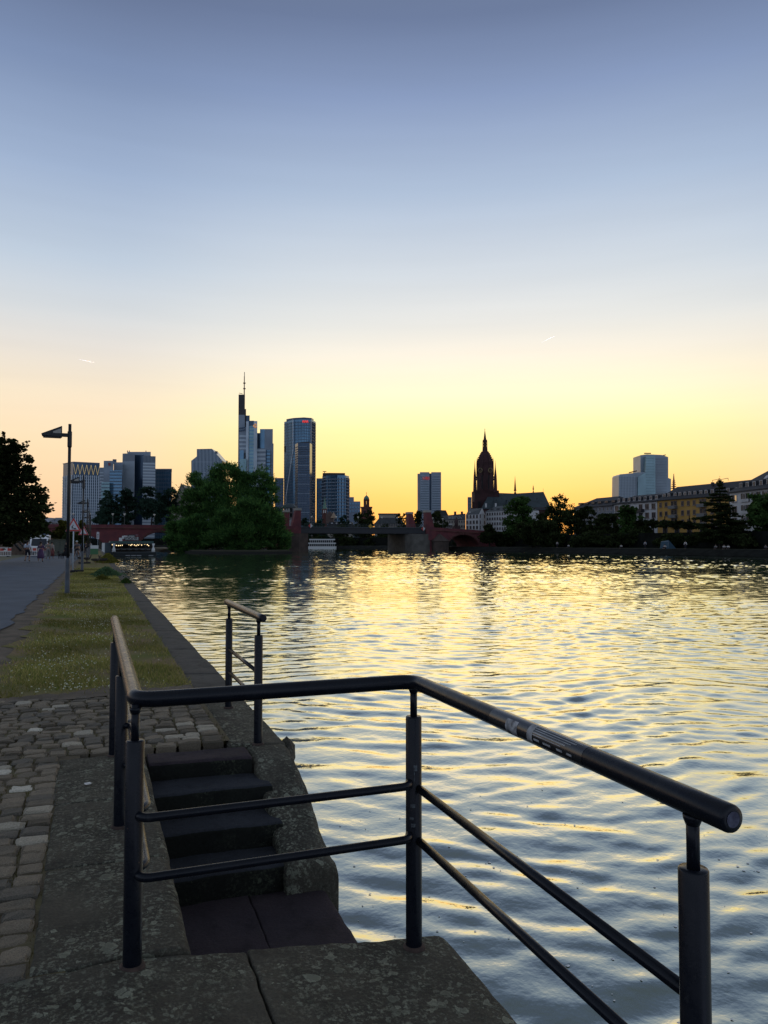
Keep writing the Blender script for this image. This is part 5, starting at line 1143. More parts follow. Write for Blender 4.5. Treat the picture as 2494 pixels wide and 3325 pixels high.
for i, (lab, u, vt, vb, d, ru, m, n) in enumerate((
    ('tree beyond the steel span below the round tower', 985,1690,1780,372,30,green_blue,4000),
    ('tree beyond the steel span left of the low hall', 1040,1690,1780,380,34,green_blue,4000),
    ('tree beyond the steel span under the low hall', 1100,1700,1780,384,36,green_dark,4000),
    ('tree beyond the steel span below the domed church tower', 1165,1665,1780,378,36,green_dark,5500),
    ('taller tree just right of the domed church tower', 1198,1655,1778,390,30,green_dark,4500),
    ('tree beyond the steel span below the flat museum', 1250,1700,1780,372,36,green_dark,4000),
    ('tree left of the bridge pylons', 1306,1668,1778,372,26,green_dark,4500),
    ('tree between the two bridge pylons', 1358,1655,1778,372,26,green_dark,5500),
    ('tree right of the bridge pylons', 1420,1660,1778,372,34,green_dark,5000),
    ('tree right of the needle spire church', 1118,1672,1740,470,20,green_blue,3000),
    ('bush at the far waterline under the steel span', 1130,1745,1782,366,40,green_dark,3500),
    ('second bush at the far waterline under the steel span', 1220,1742,1782,362,44,green_dark,3500),
    ('third bush at the far waterline, by the bridge pier', 1290,1745,1784,352,34,green_dark,3500),
    ('tree seen through the right-hand bridge arch', 1500,1740,1782,300,44,green_dark,3500),
    ('bush beyond the moored white ship', 1030,1738,1782,368,44,green_dark,3500),
    ('wide tree at the edge of the far houses', 895,1640,1775,345,40,green_blue,4500))):
    bank_tree(lab, u, vt, vb, d, ru, m, 140+i, n, .8, 'waterside_tree', 6, .3, 'trees beyond the bridge')
# bare twigs that stick out of the willows
# ------------------------------------------------------------------ ship beyond the bridge
d = 345; t = root('river_ship', 'white two-deck excursion ship moored beyond the steel span', 'ship', 1040, d); ship_w = mat('ship_white', (.62,.63,.63), .5); ship_d = mat('ship_glass', (.02,.02,.025), .2)
t.location.z = WZ
def sblock(name, u0, u1, v0, v1, dd, dep, m): return ubox(t, name, u0, u1, v0, d+dd, dep, m, vb=v1)
prof(t, 'hull', [(984,1774),(982,1782),(984,1786),(1090,1786),(1091,1774)], d, 5, ship_w); sblock('lower_deck', 990, 1088, 1764, 1774, .3, 4.4, ship_d); sblock('deck_edge', 985, 1091, 1762, 1766, -.1, 5, ship_w)
sblock('upper_deck', 1006, 1084, 1753, 1763, .5, 4, ship_d); sblock('roof', 1004, 1088, 1750, 1754, .2, 4.6, ship_w)
for k in range(16): sblock('window_post', 992+k*6.2, 993.2+k*6.2, 1765, 1774, .15, .2, ship_w)
for k in range(12): sblock('window_post', 1007+k*6.6, 1008.2+k*6.6, 1753, 1763, .35, .2, ship_w)
sblock('waterline', 983, 1090, 1782.6, 1784, -.15, .2, clad_d)
# green channel buoy
p = on(1418, 1806, WZ); t = thing('channel_buoy', 'small dark channel buoy floating in mid river', 'buoy', (p.x,p.y,WZ)); bu = mat('buoy_green', (.012,.025,.02), .6)
lathe(t, 'float', (p.x,p.y,WZ), [(.55,-.2),(.75,.05),(.6,.22),(.2,.35)], bu, 12); lathe(t, 'tower', (p.x,p.y,WZ), [(.22,.3),(.16,.85),(.24,.9),(.02,1.25)], bu, 8)
# ------------------------------------------------------------------ club boat
BY = 160.0; t = thing('club_boat', 'dark floating club boat with string lights and a white lettered sign, moored at the quay', 'boat', (6.5,BY+8,WZ))
cb = mat('boat_dark', (.022,.03,.034), .7); cg = mat('boat_awning', (.03,.075,.075), .7); cw = mat('boat_white', (.6,.62,.62), .7); cin = mat('boat_inside', (.02,.018,.016), .8)
def bx(name, u0, u1, v0, v1, dep=.3, dd=0, m=cb):
    a, b = on_face(u0, v0, dd), on_face(u1, v1, dd); return box(t, name, ((a.x+b.x)/2, a.y+dep/2, (a.z+b.z)/2), (abs(b.x-a.x), dep, abs(b.z-a.z)), m)
def on_face(u, v, dd=0):
    r = ray(u, v); k = (BY+dd)/r.y; return Vector((r.x*k, BY+dd, CAMZ+r.z*k))
bx('pontoon', 355, 508, 1797, 1806, 20); bx('deck', 352, 508, 1792, 1797, 20, -.4); bx('awning', 358, 499, 1757, 1764, 18, -.6, cg); bx('awning_edge', 357, 500, 1764, 1767, .15, -.6, cb); bx('back_wall', 360, 498, 1764, 1793, .3, 9, cin)
bx('side_cabin', 338, 360, 1762, 1795, 6, .3, mat('cabin_grey', (.05,.07,.085), .7)); bx('white_door', 331, 340, 1763, 1794, 1, -3, cw)
for u in (360, 395, 420, 444, 473, 499): bx('post', u-.6, u+.6, 1766, 1793, .12, -.3, cb)
for v in (1782,): bx('deck_rail', 362, 498, v, v+.8, .06, -.35, mat('rail_grey', (.16,.17,.18), .6))
for u in (370, 498):
    a = on_face(u, 1764, -.5); b = on_face(u, 1793, -.5); H = a.z-b.z; lathe(t, 'tied_curtain', (a.x, a.y, b.z), [(.36,.05),(.33,.3*H),(.12,.62*H),(.30,.97*H)], cw, 10)
lig = mat('bulb', (.8,.6,.3), .5, emit=(1,.72,.38), estr=2.2)
for k, (x, y) in enumerate(((360,435),(425,418),(470,420),(500,448),(468,452),(535,445),(615,418),(660,436),(710,432),(755,440),(785,452),(802,434),(825,444),(850,422),(885,442),(940,424),(988,436),(1010,452),(690,446),(430,448))):
    p = on_face(300+x*.1808, 1690+y*.1808, .3+(k%4)*.8); lathe(t, 'light_bulb', (p.x,p.y,p.z), [(.02,-.1),(.09,-.03),(.09,.03),(.03,.1)], lig, 6)
bx('sign_board', 404, 452, 1743, 1755, .1, -.2, mat('sign_black', (.01,.012,.016), .5)); bx('sign_board', 415, 440, 1736, 1744, .1, -.2, mat('sign_black'))
p = on_face(427.5, 1749.2, -.26); text(t, 'sign_lettering', 'YACHTKLUB', p, (R(90),0,0), .93, cw, .02, xscale=.48)
pts = []
for k in range(40): q = on_face(417+k*.5, 1741 + 1.3*math.sin(k*1.25)*(1 if k%9 else 1.5), -.27); pts.append(q)
tube(t, 'script_line', pts, .035, cw, 4)
bx('roof_box', 387, 397, 1746, 1757, 1, 0, cw); bx('roof_box', 397, 404, 1740, 1750, 1, .2, cw); bx('roof_box', 403, 414, 1739, 1743, 1, .1, cw); bx('pink_strip', 440, 449, 1736.5, 1738, .1, -.2, mat('pink', (.3,.2,.25), .6))
for u in (408, 426, 444, 483): bx('fender', u, u+15, 1802.5, 1805, .3, -.35, mat('fender_grey', (.3,.32,.33), .7))
for k in range(6): bx('table', 378+k*20, 388+k*20, 1784, 1785.5, .8, 2, mat('rail_grey'))
# ------------------------------------------------------------------ path side: stair ramp, wall, van, barriers, fence, signs
tan_wall = mat('rough_wall', (.17,.12,.09), .95, col2=(.10,.07,.055), nscale=1.2, bump=.06, bscale=3)
d = 100; t = root('retaining_wall', 'rough brown stone wall at the far left behind the barrier', 'wall', 20, d); t.location.z = 0
a, b = xy(-120, d+4), xy(78, d); nn = Vector(((b-a).y, -(b-a).x)).normalized()
V = [(*a,0),(*b,0),(*b,.6),(*xy(55,d),1.5),(*xy(25,d+1),3.2),(*a,3.4)]; V += [(x-nn.x*.6, y-nn.y*.6, z) for x, y, z in V]
pymesh('wall', V, [(0,1,2,3,4,5),(11,10,9,8,7,6),(5,4,10,11),(4,3,9,10),(3,2,8,9),(2,1,7,8)], tan_wall, t)
d = 98; t = root('stair_ramp', 'dark steel stair flight descending behind the man in the white shirt', 'staircase', 45, d); t.location.z = 0
p, q = at(14,1716,d), at(78,1788,d); bm = bmesh.new(); nst = 16
for k in range(nst):
    f = (k+.5)/nst; c = p+(q-p)*f; bm_box(bm, c+Vector((0,.0,-.1)), (.34,1.6,.06), R(-YAW))
obj('treads', bm, near_black, t)
for o_ in (-.8, .8):
    w = Vector((math.sin(R(YAW))*o_, math.cos(R(YAW))*o_, 0)); tube(t, 'stringer', [p+w, q+w], .16, near_black, 6); tube(t, 'handrail', [p+w+Vector((0,0,.95)), q+w+Vector((0,0,.95))], .05, near_black, 6)
    for k in range(7): c = p+(q-p)*(k/6)+w; tube(t, 'baluster', [c, c+Vector((0,0,.95))], .03, near_black, 4)
# parked van
van_w = mat('van_white', (.8,.81,.82), .35, spec=.5); tyre = mat('tyre', (.015,.015,.015), .9)
v0 = on(126, 1806); vd_ = Vector((v0.x, v0.y, 0)); t = thing('parked_van', 'white van with a dark windscreen and roof rack parked behind the barriers', 'van', vd_)
L_, W_, H_ = 5.4, 2.0, 2.55
prof_ = [(0,.35),(0,1.0),(.12,1.15),(.55,2.05),(.85,2.35),(1.6,2.5),(5.3,2.5),(5.4,.35)]
V = [(vd_.x-W_/2, vd_.y+y, z) for y, z in prof_]+[(vd_.x+W_/2, vd_.y+y, z) for y, z in prof_]; n = len(prof_)
o = pymesh('body', V, [tuple(range(n-1,-1,-1)), tuple(range(n,2*n))]+[(i,(i+1)%n,n+(i+1)%n,n+i) for i in range(n)], van_w, t)
bm = bmesh.new(); bm.from_mesh(o.data); bmesh.ops.recalc_face_normals(bm, faces=bm.faces); bm.to_mesh(o.data); bm.free()
gv = mat('van_glass', (.015,.02,.03), .15)
pymesh('windscreen', [(vd_.x-.88, vd_.y+.13, 1.2),(vd_.x+.88, vd_.y+.13, 1.2),(vd_.x+.78, vd_.y+.52, 2.05),(vd_.x-.78, vd_.y+.52, 2.05)], [(0,1,2,3)], gv, t)
for sx in (-1,1):
    box(t, 'mirror', (vd_.x+sx*1.16, vd_.y+.45, 1.55), (.16,.18,.38), van_w); box(t, 'headlight', (vd_.x+sx*.72, vd_.y-.02, .82), (.38,.08,.2), mat('lens', (.5,.5,.48), .2))
    for yy in (.95, 4.3):
        bm = bmesh.new(); bm_tube(bm, [(vd_.x+sx*.82, vd_.y+yy, .34),(vd_.x+sx*1.02, vd_.y+yy, .34)], .34, 16); w_ = obj('wheel', bm, tyre, t)
        bm = bmesh.new(); bm_tube(bm, [(vd_.x+sx*.99, vd_.y+yy, .34),(vd_.x+sx*1.035, vd_.y+yy, .34)], .19, 12); obj('rim', bm, clad_m, w_)
    pymesh('side_window', [(vd_.x+sx*1.003, vd_.y+.75, 1.3),(vd_.x+sx*1.003, vd_.y+1.6, 1.3),(vd_.x+sx*1.003, vd_.y+1.6, 2.0),(vd_.x+sx*1.003, vd_.y+1.0, 2.0)], [(0,1,2,3)], gv, t)
box(t, 'bumper', (vd_.x, vd_.y-.06, .5), (1.95,.16,.28), clad_d); box(t, 'grille', (vd_.x, vd_.y-.02, .85), (.9,.06,.22), near_black); box(t, 'number_plate', (vd_.x, vd_.y-.15, .52), (.52,.02,.11), van_w)
for yy in (1.3,2.3,3.3): box(t, 'roof_rack', (vd_.x, vd_.y+yy, 2.6), (1.7,.06,.1), clad_d)
# plastic barriers
bar_w, bar_r = mat('barrier_white', (.62,.6,.58), .6), mat('barrier_red', (.5,.06,.04), .6)
def make_barrier():
    t = thing('road_barrier', None, None)
    for z in (.12,.62,1.0): box(t, 'rail', (0,0,z), (2.0,.06,.08), bar_w)
    for k in range(11): box(t, 'slat', (-.95+k*.19,0,.36), (.05,.04,.5), bar_w)
    for k in range(5): box(t, 'reflector', (-.8+k*.4,-.005,.81), (.4,.05,.3), bar_r if k % 2 == 0 else bar_w)
    for x in (-.7,.7): box(t, 'foot', (x,0,.05), (.12,.7,.1), tyre)
    return t
b0 = make_barrier()
for i, (u, v, rz_, lab) in enumerate(((6,1808,.1,'red and white plastic barrier at the left edge, by the brown wall'),(112,1807,.05,'red and white barrier standing right behind the man in the white shirt'),(148,1806,-.05,'red and white barrier behind the woman in the purple dress'),
        (176,1803,.95,'first barrier of the angled row beside the path'),(190,1800,1.05,'second barrier of the angled row beside the path'),(202,1797,1.1,'third barrier of the angled row beside the path'),(212,1794,1.15,'last barrier of the angled row beside the path'))):
    o = b0 if i == 0 else copy_tree(b0); o.location = on(u, v); o.rotation_euler.z = rz_ + R(-YAW); tag(o, lab, 'barrier', 'construction barriers')
beacon = mat('beacon_orange', (.45,.18,.02), .5)
# mesh site fence
fm = mat('fence_green', (.03,.055,.05), .7)
for i, (u0, u1, dd) in enumerate(((156,176,88),(176,195,92),(195,213,96))):
    a, b = xy(u0, dd), xy(u1, dd+3.5); t = thing('site_fence', '%s panel of dark green mesh site fence behind the barriers' % ['left','middle','right'][i], 'fence', (*a,0), 'site fence panels'); dv_ = b-a
    bm = bmesh.new()
    for k in range(12): c = a+dv_*(k+.5)/12; bm_tube(bm, [(*c,.1),(*c,1.95)], .012, 4)
    for k in range(7): bm_tube(bm, [(*a,.2+k*.28),(*b,.2+k*.28)], .01, 4)
    obj('mesh', bm, fm, t); tube(t, 'frame', [(*a,.05),(*a,2.0),(*b,2.0),(*b,.05),(*a,.05)], .03, fm, 6)
    pymesh('netting', [(*a,.1),(*b,.1),(*b,1.9),(*a,1.9)], [(0,1,2,3)], mat('netting', (.035,.055,.05), .9), t)
# triangular warning signs
def tri_sign(u, v, d, side, lab, base_v, kind):
    c = at(u, v, d); t = thing('warning_sign', lab, 'sign', (c.x, c.y, 0)); ex = Vector((math.cos(R(-YAW)),math.sin(R(-YAW)),0)); ny = Vector((ex.y,-ex.x,0)); up = Vector((0,0,1)); h = side*.866
    def tri(k, off): s_ = side*k; hh = h*k; return [c+ex*(-s_/2)-up*hh/3+ny*off, c+ex*(s_/2)-up*hh/3+ny*off, c+up*hh*2/3+ny*off]
    for nm, k, o0, m in (('plate', 1.0, .0, clad_l), ('red_border', .965, .012, mat('border_red', (.45,.035,.03), .5)), ('white_field', .66, .018, mat('field_white', (.55,.55,.58), .5))):
        A_ = tri(k, o0); B_ = tri(k, o0+.01); pymesh(nm, A_+B_, [(3,4,5),(2,1,0),(0,1,4,3),(1,2,5,4),(2,0,3,5)], m, t)
    ink = mat('sign_ink', (.008,.008,.01), .6)
    def glyph(name, poly):
        P_ = [c+ex*x*side+up*z*side+ny*.032 for x, z in poly]; pymesh(name, P_, [tuple(range(len(P_)))], ink, t)
    if kind == 'work':
        glyph('pictogram', [(.0,-.17),(.06,-.10),(.10,-.07),(.14,-.10),(.21,-.17)]); glyph('pictogram', [(-.10,.03),(-.03,.05),(-.04,-.03),(.05,-.11),(.03,-.13),(-.08,-.06)]); glyph('pictogram', [(-.12,.0),(-.07,.02),(-.05,-.17),(-.08,-.17)])
        glyph('pictogram', [(-.02+.033*math.cos(a), .085+.033*math.sin(a)) for a in [i*.785 for i in range(8)]])
    else:
        for x0 in (-.11, .07): glyph('pictogram', [(x0-.09,-.14),(x0-.05,-.10),(x0,-.085),(x0+.05,-.10),(x0+.09,-.14)])
    tube(t, 'post', [(c.x,c.y+.03,0),(c.x,c.y+.03,c.z+.2)], .03, clad_l, 8)
    box(t, 'rubber_foot', (c.x+.1,c.y,.06), (.8,.4,.12), tyre, .3)
tri_sign(239, 1710, 40.7, .86, 'red-bordered roadworks triangle on a post beside the nearest lamp', 1858, 'work')
tri_sign(271, 1727, 58, .82, 'red-bordered uneven road triangle farther along the verge', 1830, 'bump')
c = at(318, 1739, 110); t = thing('arrow_board', 'tall narrow white sign with a black arrow near the club boat', 'sign', (c.x,c.y,0)); tube(t, 'post', [(c.x,c.y+.05,0),(c.x,c.y+.05,c.z+.6)], .04, clad_m, 6); box(t, 'board', c, (.36,.04,.95), mat('field_white'), R(-YAW)); box(t, 'arrow', c+Vector((0,-.03,-.1)), (.07,.02,.5), mat('sign_ink'), R(-YAW)); box(t, 'arrow_head', c+Vector((0,-.03,.18)), (.14,.02,.14), mat('sign_ink'), R(-YAW), ry=.785)
c = on(306, 1800); t = thing('utility_box', 'green and white box standing at the verge by the far lamps', 'box', c); box(t, 'body', c+Vector((0,0,.4)), (1.0,.7,.8), mat('box_green', (.05,.16,.07), .6)); box(t, 'lid', c+Vector((0,0,1.0)), (1.05,.75,.45), cw)
# quay-side pole row cable boxes on the far lamps are left as plain poles
# ------------------------------------------------------------------ plants on the verge
def weed(label, u, v, wn, ln, h, m, seed, n=1600, leaf=.11):
    g = np.random.default_rng(seed); c = on(u, v); t = thing('weed_clump', label, 'plant', c, 'weeds on the verge')
    P_ = np.stack([g.normal(0,.36,n)*wn, g.normal(0,.36,n)*ln, np.zeros(n)], 1); r_ = np.sqrt((P_[:,0]/wn)**2+(P_[:,1]/ln)**2); P_[:,2] = g.random(n)*h*np.clip(1.1-r_,.15,1)
    V, Q = leaf_cards(P_+np.array(c), leaf, .5, g); npmesh('leaves', V, Q, m, t)
    bm = bmesh.new()
    for k in range(26): x, y = g.normal(0,.3)*wn, g.normal(0,.3)*ln; bm_tube(bm, [c+Vector((x,y,0)), c+Vector((x*1.15,y*1.15,h*g.uniform(.4,.95)))], .006, 3, False)
    obj('stems', bm, green_yellow, t)
weed('leafy green weed clump at the quay edge past the nearest lamp', 345,1868,.75,2.2,.42, leaf_mat('weed_green', (.05,.10,.05), (.11,.19,.09), .3), 5, 2600)
weed('yellowish weed bush leaning over the quay edge', 350,1826,.9,3.2,.75, green_yellow, 6, 2200, .14)
weed('small pale weed tuft in the grass before the leafy clump', 333,1884,.4,.8,.25, green_yellow, 7, 500, .08)
weed('small dark weed tuft on the coping beside the grass', 408,1892,.25,.6,.2, green_mid, 8, 400, .08)
# ------------------------------------------------------------------ people
skin_m = mat('skin', (.32,.19,.13), .6); hair_m = mat('hair_dark', (.02,.014,.01), .7)
J0 = dict(pelvis=(0,0,.95), waist=(0,0,1.1), chest=(0,0,1.32), neck=(0,0,1.47), jaw=(0,-.02,1.55), head=(0,0,1.64), crown=(0,.01,1.73),
          shL=(-.17,0,1.40), elL=(-.23,.03,1.13), wrL=(-.25,-.03,.89), haL=(-.25,-.05,.82), shR=(.17,0,1.40), elR=(.23,.03,1.13), wrR=(.25,-.03,.89), haR=(.25,-.05,.82),
          hiL=(-.09,0,.88), knL=(-.1,-.04,.5), anL=(-.1,.03,.09), toL=(-.11,-.12,.035), hiR=(.09,0,.88), knR=(.1,-.04,.5), anR=(.1,.03,.09), toR=(.11,-.12,.035))
RAD = dict(pelvis=(.14,.11), waist=(.125,.095), chest=(.15,.10), neck=(.055,.055), jaw=(.065,.07), head=(.08,.095), crown=(.06,.07), shL=(.06,.06), elL=(.042,.042), wrL=(.028,.028), haL=(.03,.018), hiL=(.085,.085), knL=(.058,.058), anL=(.04,.04), toL=(.04,.03))
for k in list(RAD):
    if k.endswith('L'): RAD[k[:-1]+'R'] = RAD[k]
ED = [('pelvis','waist'),('waist','chest'),('chest','neck'),('neck','jaw'),('jaw','head'),('head','crown'),('chest','shL'),('shL','elL'),('elL','wrL'),('wrL','haL'),('chest','shR'),('shR','elR'),('elR','wrR'),('wrR','haR'),
      ('pelvis','hiL'),('hiL','knL'),('knL','anL'),('anL','toL'),('pelvis','hiR'),('hiR','knR'),('knR','anR'),('anR','toR')]
def skin_obj(name, verts, edges, radii, m, parent, rt=0):
    me = bpy.data.meshes.new(name); me.from_pydata(verts, edges, []); me.materials.append(m); o = link(name, me, parent)
    md = o.modifiers.new('skin', 'SKIN'); md.use_smooth_shade = True
    for i, r_ in enumerate(radii): me.skin_vertices[0].data[i].radius = r_
    me.skin_vertices[0].data[rt].use_root = True
    sb = o.modifiers.new('sub', 'SUBSURF'); sb.levels = 1; sb.render_levels = 1; return o
def person(label, loc, rotz, J={}, clothes=(), hair=hair_m, scale=1.0, group=None, fingers=True, helmet=None):
    j = dict(J0); j.update(J); t = thing('person', label, 'person', (0,0,0), group)
    ks = list(j); V = [j[k] for k in ks]; Rr = [RAD[k] for k in ks]; E_ = [(ks.index(a), ks.index(b)) for a, b in ED]
    if fingers:
        for sd in 'LR':
            h = Vector(j['ha'+sd]); dr = (h-Vector(j['wr'+sd])).normalized(); sg = -1 if sd == 'L' else 1
            for q in range(5):
                side = Vector((0,1,0))*(q-1.5)*.017 if q < 4 else Vector((-sg*.01,-.035,.02)); V.append(tuple(h+dr*(.03 if q < 4 else .0)+side)); V.append(tuple(h+dr*((.075,.09,.085,.065,.03)[q])+side*1.3+Vector((-sg*.012,0,0))))
                Rr += [(.009,.009),(.007,.007)]; E_ += [(ks.index('ha'+sd), len(V)-2), (len(V)-2, len(V)-1)]
    skin_obj('body', V, E_, Rr, skin_m, t)
    for nm, edges, grow, m in clothes:
        kk = []
        for e in edges:
            for x in e[:2]:
                if x not in kk: kk.append(x)
        vv = [j[x] if not isinstance(x, tuple) else x for x in kk]; rr = [tuple(q+grow for q in RAD.get(x, (.1,.1))) if not isinstance(x, tuple) else (x[0]*0+.0,)*2 for x in kk]
        skin_obj(nm, vv, [(kk.index(a), kk.index(b)) for a, b in edges], rr, m, t)
    hd = Vector(j['head']); bm = bmesh.new(); bmesh.ops.create_icosphere(bm, subdivisions=2, radius=1)
    for v in bm.verts: v.co = Vector((v.co.x*.098, v.co.y*.11, v.co.z*.105))+hd+Vector((0,.025,.035))
    obj('helmet' if helmet else 'hair', bm, helmet or hair, t, True)
    bm = bmesh.new()
    for sx in (-1,1):
        r_ = bmesh.ops.create_icosphere(bm, subdivisions=1, radius=.012); bmesh.ops.translate(bm, verts=r_['verts'], vec=hd+Vector((sx*.034,-.088,.0)))
    r_ = bmesh.ops.create_cone(bm, segments=6, radius1=.016, radius2=.006, depth=.04); bmesh.ops.translate(bm, verts=r_['verts'], vec=hd+Vector((0,-.1,-.03)))
    obj('face_features', bm, hair_m, t)
    t.location = loc; t.rotation_euler.z = rotz; t.scale = (scale*1.12, scale*1.12, scale); return t
TOP = [('waist','chest'),('chest','shL'),('shL','elL'),('chest','shR'),('shR','elR')]; TOPL = TOP+[('elL','wrL'),('elR','wrR')]
TROU = [('pelvis','hiL'),('hiL','knL'),('knL','anL'),('pelvis','hiR'),('hiR','knR'),('knR','anR'),('waist','pelvis')]
SHORT = [('waist','pelvis'),('pelvis','hiL'),('hiL','knL'),('pelvis','hiR'),('hiR','knR')]
SHOE = [('anL','toL')]; SHOER = [('anR','toR')]
def cl(n, c=(.1,.1,.1)): return mat('cloth_'+n, c, .9)
def skirt(t, z0, z1, r0, r1, m):
    bm = bmesh.new(); bm_lathe(bm, (0,0,0), [(r0,z1),(r0*1.05,z1-.1),(r1*.85,(z0+z1)/2),(r1,z0)][::-1], 12); obj('skirt', bm, m, t, True).matrix_parent_inverse = Matrix()
away = R(-YAW)+math.pi
W1 = dict(knL=(-.1,-.13,.52), anL=(-.1,-.02,.12), toL=(-.11,-.16,.05), knR=(.1,.0,.5), anR=(.1,.2,.13), toR=(.11,.07,.05))
person('man in a white T-shirt and dark shorts walking away along the path', on(89,1824), away, W1, [('shirt', TOP, .04, cl('white', (.72,.78,.9))), ('shorts', SHORT, .02, cl('navy', (.015,.015,.025))), ('shoe', SHOE, .012, tyre), ('shoe', SHOER, .012, tyre)], scale=1.0, group='people on the river path')
t_ = person('woman in a purple patterned long dress walking beside the man in white', on(132,1825), away, dict(W1, elL=(-.26,-.05,1.12), wrL=(-.2,-.18,.98), haL=(-.17,-.22,.97)), [('dress_top', TOP, .02, cl('purple', (.10,.055,.13))), ('shoe', SHOE, .012, tyre), ('shoe', SHOER, .012, cw)], scale=.95, group='people on the river path'); skirt(t_, .32, 1.12, .15, .27, cl('purple'))
person('person in beige clothes walking toward the barriers', on(156,1816), away+.2, W1, [('shirt', TOPL, .03, cl('beige', (.22,.20,.17))), ('trousers', TROU, .025, cl('grey', (.17,.165,.16)))], group='people on the river path')
t_ = person('person in reddish skirt beside the person in beige', on(168,1814), away-.3, W1, [('shirt', TOPL, .02, cl('cream', (.3,.27,.25))), ], scale=.95, group='people on the river path'); skirt(t_, .3, 1.1, .14, .24, cl('rust', (.16,.05,.05)))
t_ = person('woman in a long black dress walking a dog', on(216,1815), away+1.2, W1, [('dress_top', TOPL, .015, cl('black', (.012,.012,.014)))], scale=.98, group='people on the river path'); skirt(t_, .28, 1.12, .14, .30, cl('black'))
for i, (u, v, lab, cc) in enumerate(((280,1800,'distant walker in dark clothes beside the third lamp', (.03,.03,.04)),(292,1797,'distant walker in a pale top near the utility box', (.35,.34,.34)),(268,1799,'distant walker in blue behind the cyclist', (.05,.07,.12)))):
    person(lab, on(u, v), away, W1, [('shirt', TOPL, .03, cl('d%d' % i, cc)), ('trousers', TROU, .02, cl('navy'))], fingers=False, group='people on the river path')
# dog
def dog(loc, rz_):
    t = thing('dog', 'dark dog on a walk beside the woman in black', 'dog', (0,0,0)); dk = mat('dog_fur', (.015,.013,.012), .9)
    V = [(0,0,.46),(0,.25,.5),(0,-.25,.47),(0,-.38,.56),(0,-.46,.66),(0,-.6,.63),(.07,.28,.36),(.07,.36,.2),(.07,.31,.03),(-.07,.28,.36),(-.07,.36,.2),(-.07,.31,.03),(.07,-.25,.3),(.07,-.24,.16),(.07,-.27,.03),(-.07,-.25,.3),(-.07,-.22,.16),(-.07,-.24,.03),(0,.42,.56),(0,.56,.66),(.045,-.42,.76),(-.045,-.42,.76)]
    E_ = [(0,1),(0,2),(2,3),(3,4),(4,5),(1,6),(6,7),(7,8),(1,9),(9,10),(10,11),(2,12),(12,13),(13,14),(2,15),(15,16),(16,17),(1,18),(18,19),(4,20),(4,21)]
    Rr = [.1,.1,.12,.075,.075,.04]+[.06,.035,.028]*2+[.05,.032,.028]*2+[.03,.015,.025,.025]
    skin_obj('body', V, E_, [(r_,r_) for r_ in Rr], dk, t); t.location = loc; t.rotation_euler.z = rz_
    tube(t, 'collar', [(.06,-.36,.52),(0,-.42,.5),(-.06,-.36,.52),(0,-.3,.6),(.06,-.36,.52)], .012, bar_r, 4).matrix_parent_inverse = Matrix()
dog(on(197,1815), away+.9)
# cyclist coming toward us
def bicycle(label, loc, rz_):
    t = thing('bicycle', label, 'bicycle', (0,0,0)); bk = mat('bike_paint', (.05,.02,.02), .4)
    for y in (-.52,.52):
        bm = bmesh.new(); bm_tube(bm, [(0, y+.33*math.cos(a*.2618), .34+.33*math.sin(a*.2618)) for a in range(25)], .02, 6, False); w_ = obj('wheel', bm, tyre, t)
        bm = bmesh.new()
        for a in range(12): bm_tube(bm, [(0,y,.34),(0,y+.32*math.cos(a*.5236),.34+.32*math.sin(a*.5236))], .003, 3, False)
        obj('spokes', bm, clad_l, w_)
    bm = bmesh.new()
    for a, b in (((0,-.42,.85),(0,-.05,.3)),((0,-.4,.78),(0,.15,.78)),((0,.18,.88),(0,-.05,.3)),((0,-.05,.3),(0,.52,.34)),((0,.16,.75),(0,.52,.34)),((0,-.4,.9),(0,-.52,.34))): bm_tube(bm, [a, b], .016, 6)
    obj('frame', bm, bk, t); tube(t, 'handlebar', [(-.3,-.3,1.0),(-.1,-.42,1.0),(.1,-.42,1.0),(.3,-.3,1.0)], .014, near_black, 6); box(t, 'saddle', (0,.2,.92), (.14,.26,.06), tyre); tube(t, 'pedals', [(-.16,-.2,.22),(-.08,-.2,.22),(-.08,-.05,.3),(.08,-.05,.3),(.08,.1,.38),(.16,.1,.38)], .012, near_black, 5)
    t.location = loc; t.rotation_euler.z = rz_
bc = on(249, 1816); bicycle('bicycle ridden by the helmeted cyclist on the path', bc, R(-YAW)+.1)
person('cyclist with a pale helmet riding toward the camera', bc, R(-YAW)+.1, dict(pelvis=(0,.2,1.02), waist=(0,.14,1.16), chest=(0,.02,1.36), neck=(0,-.04,1.49), jaw=(0,-.08,1.56), head=(0,-.07,1.65), crown=(0,-.06,1.74), shL=(-.17,0,1.42), elL=(-.27,-.12,1.2), wrL=(-.29,-.3,1.04), haL=(-.29,-.33,1.02), shR=(.17,0,1.42), elR=(.27,-.12,1.2), wrR=(.29,-.3,1.04), haR=(.29,-.33,1.02),
       hiL=(-.09,.15,.98), knL=(-.13,-.18,.68), anL=(-.13,-.12,.28), toL=(-.13,-.26,.24), hiR=(.09,.15,.98), knR=(.13,-.15,.8), anR=(.13,.12,.44), toR=(.13,-.02,.40)),
       [('shirt', TOP, .025, cl('greyish', (.13,.12,.13))), ('shorts', SHORT, .02, cl('navy'))], helmet=mat('helmet_pale', (.4,.48,.5), .4), group='people on the river path')
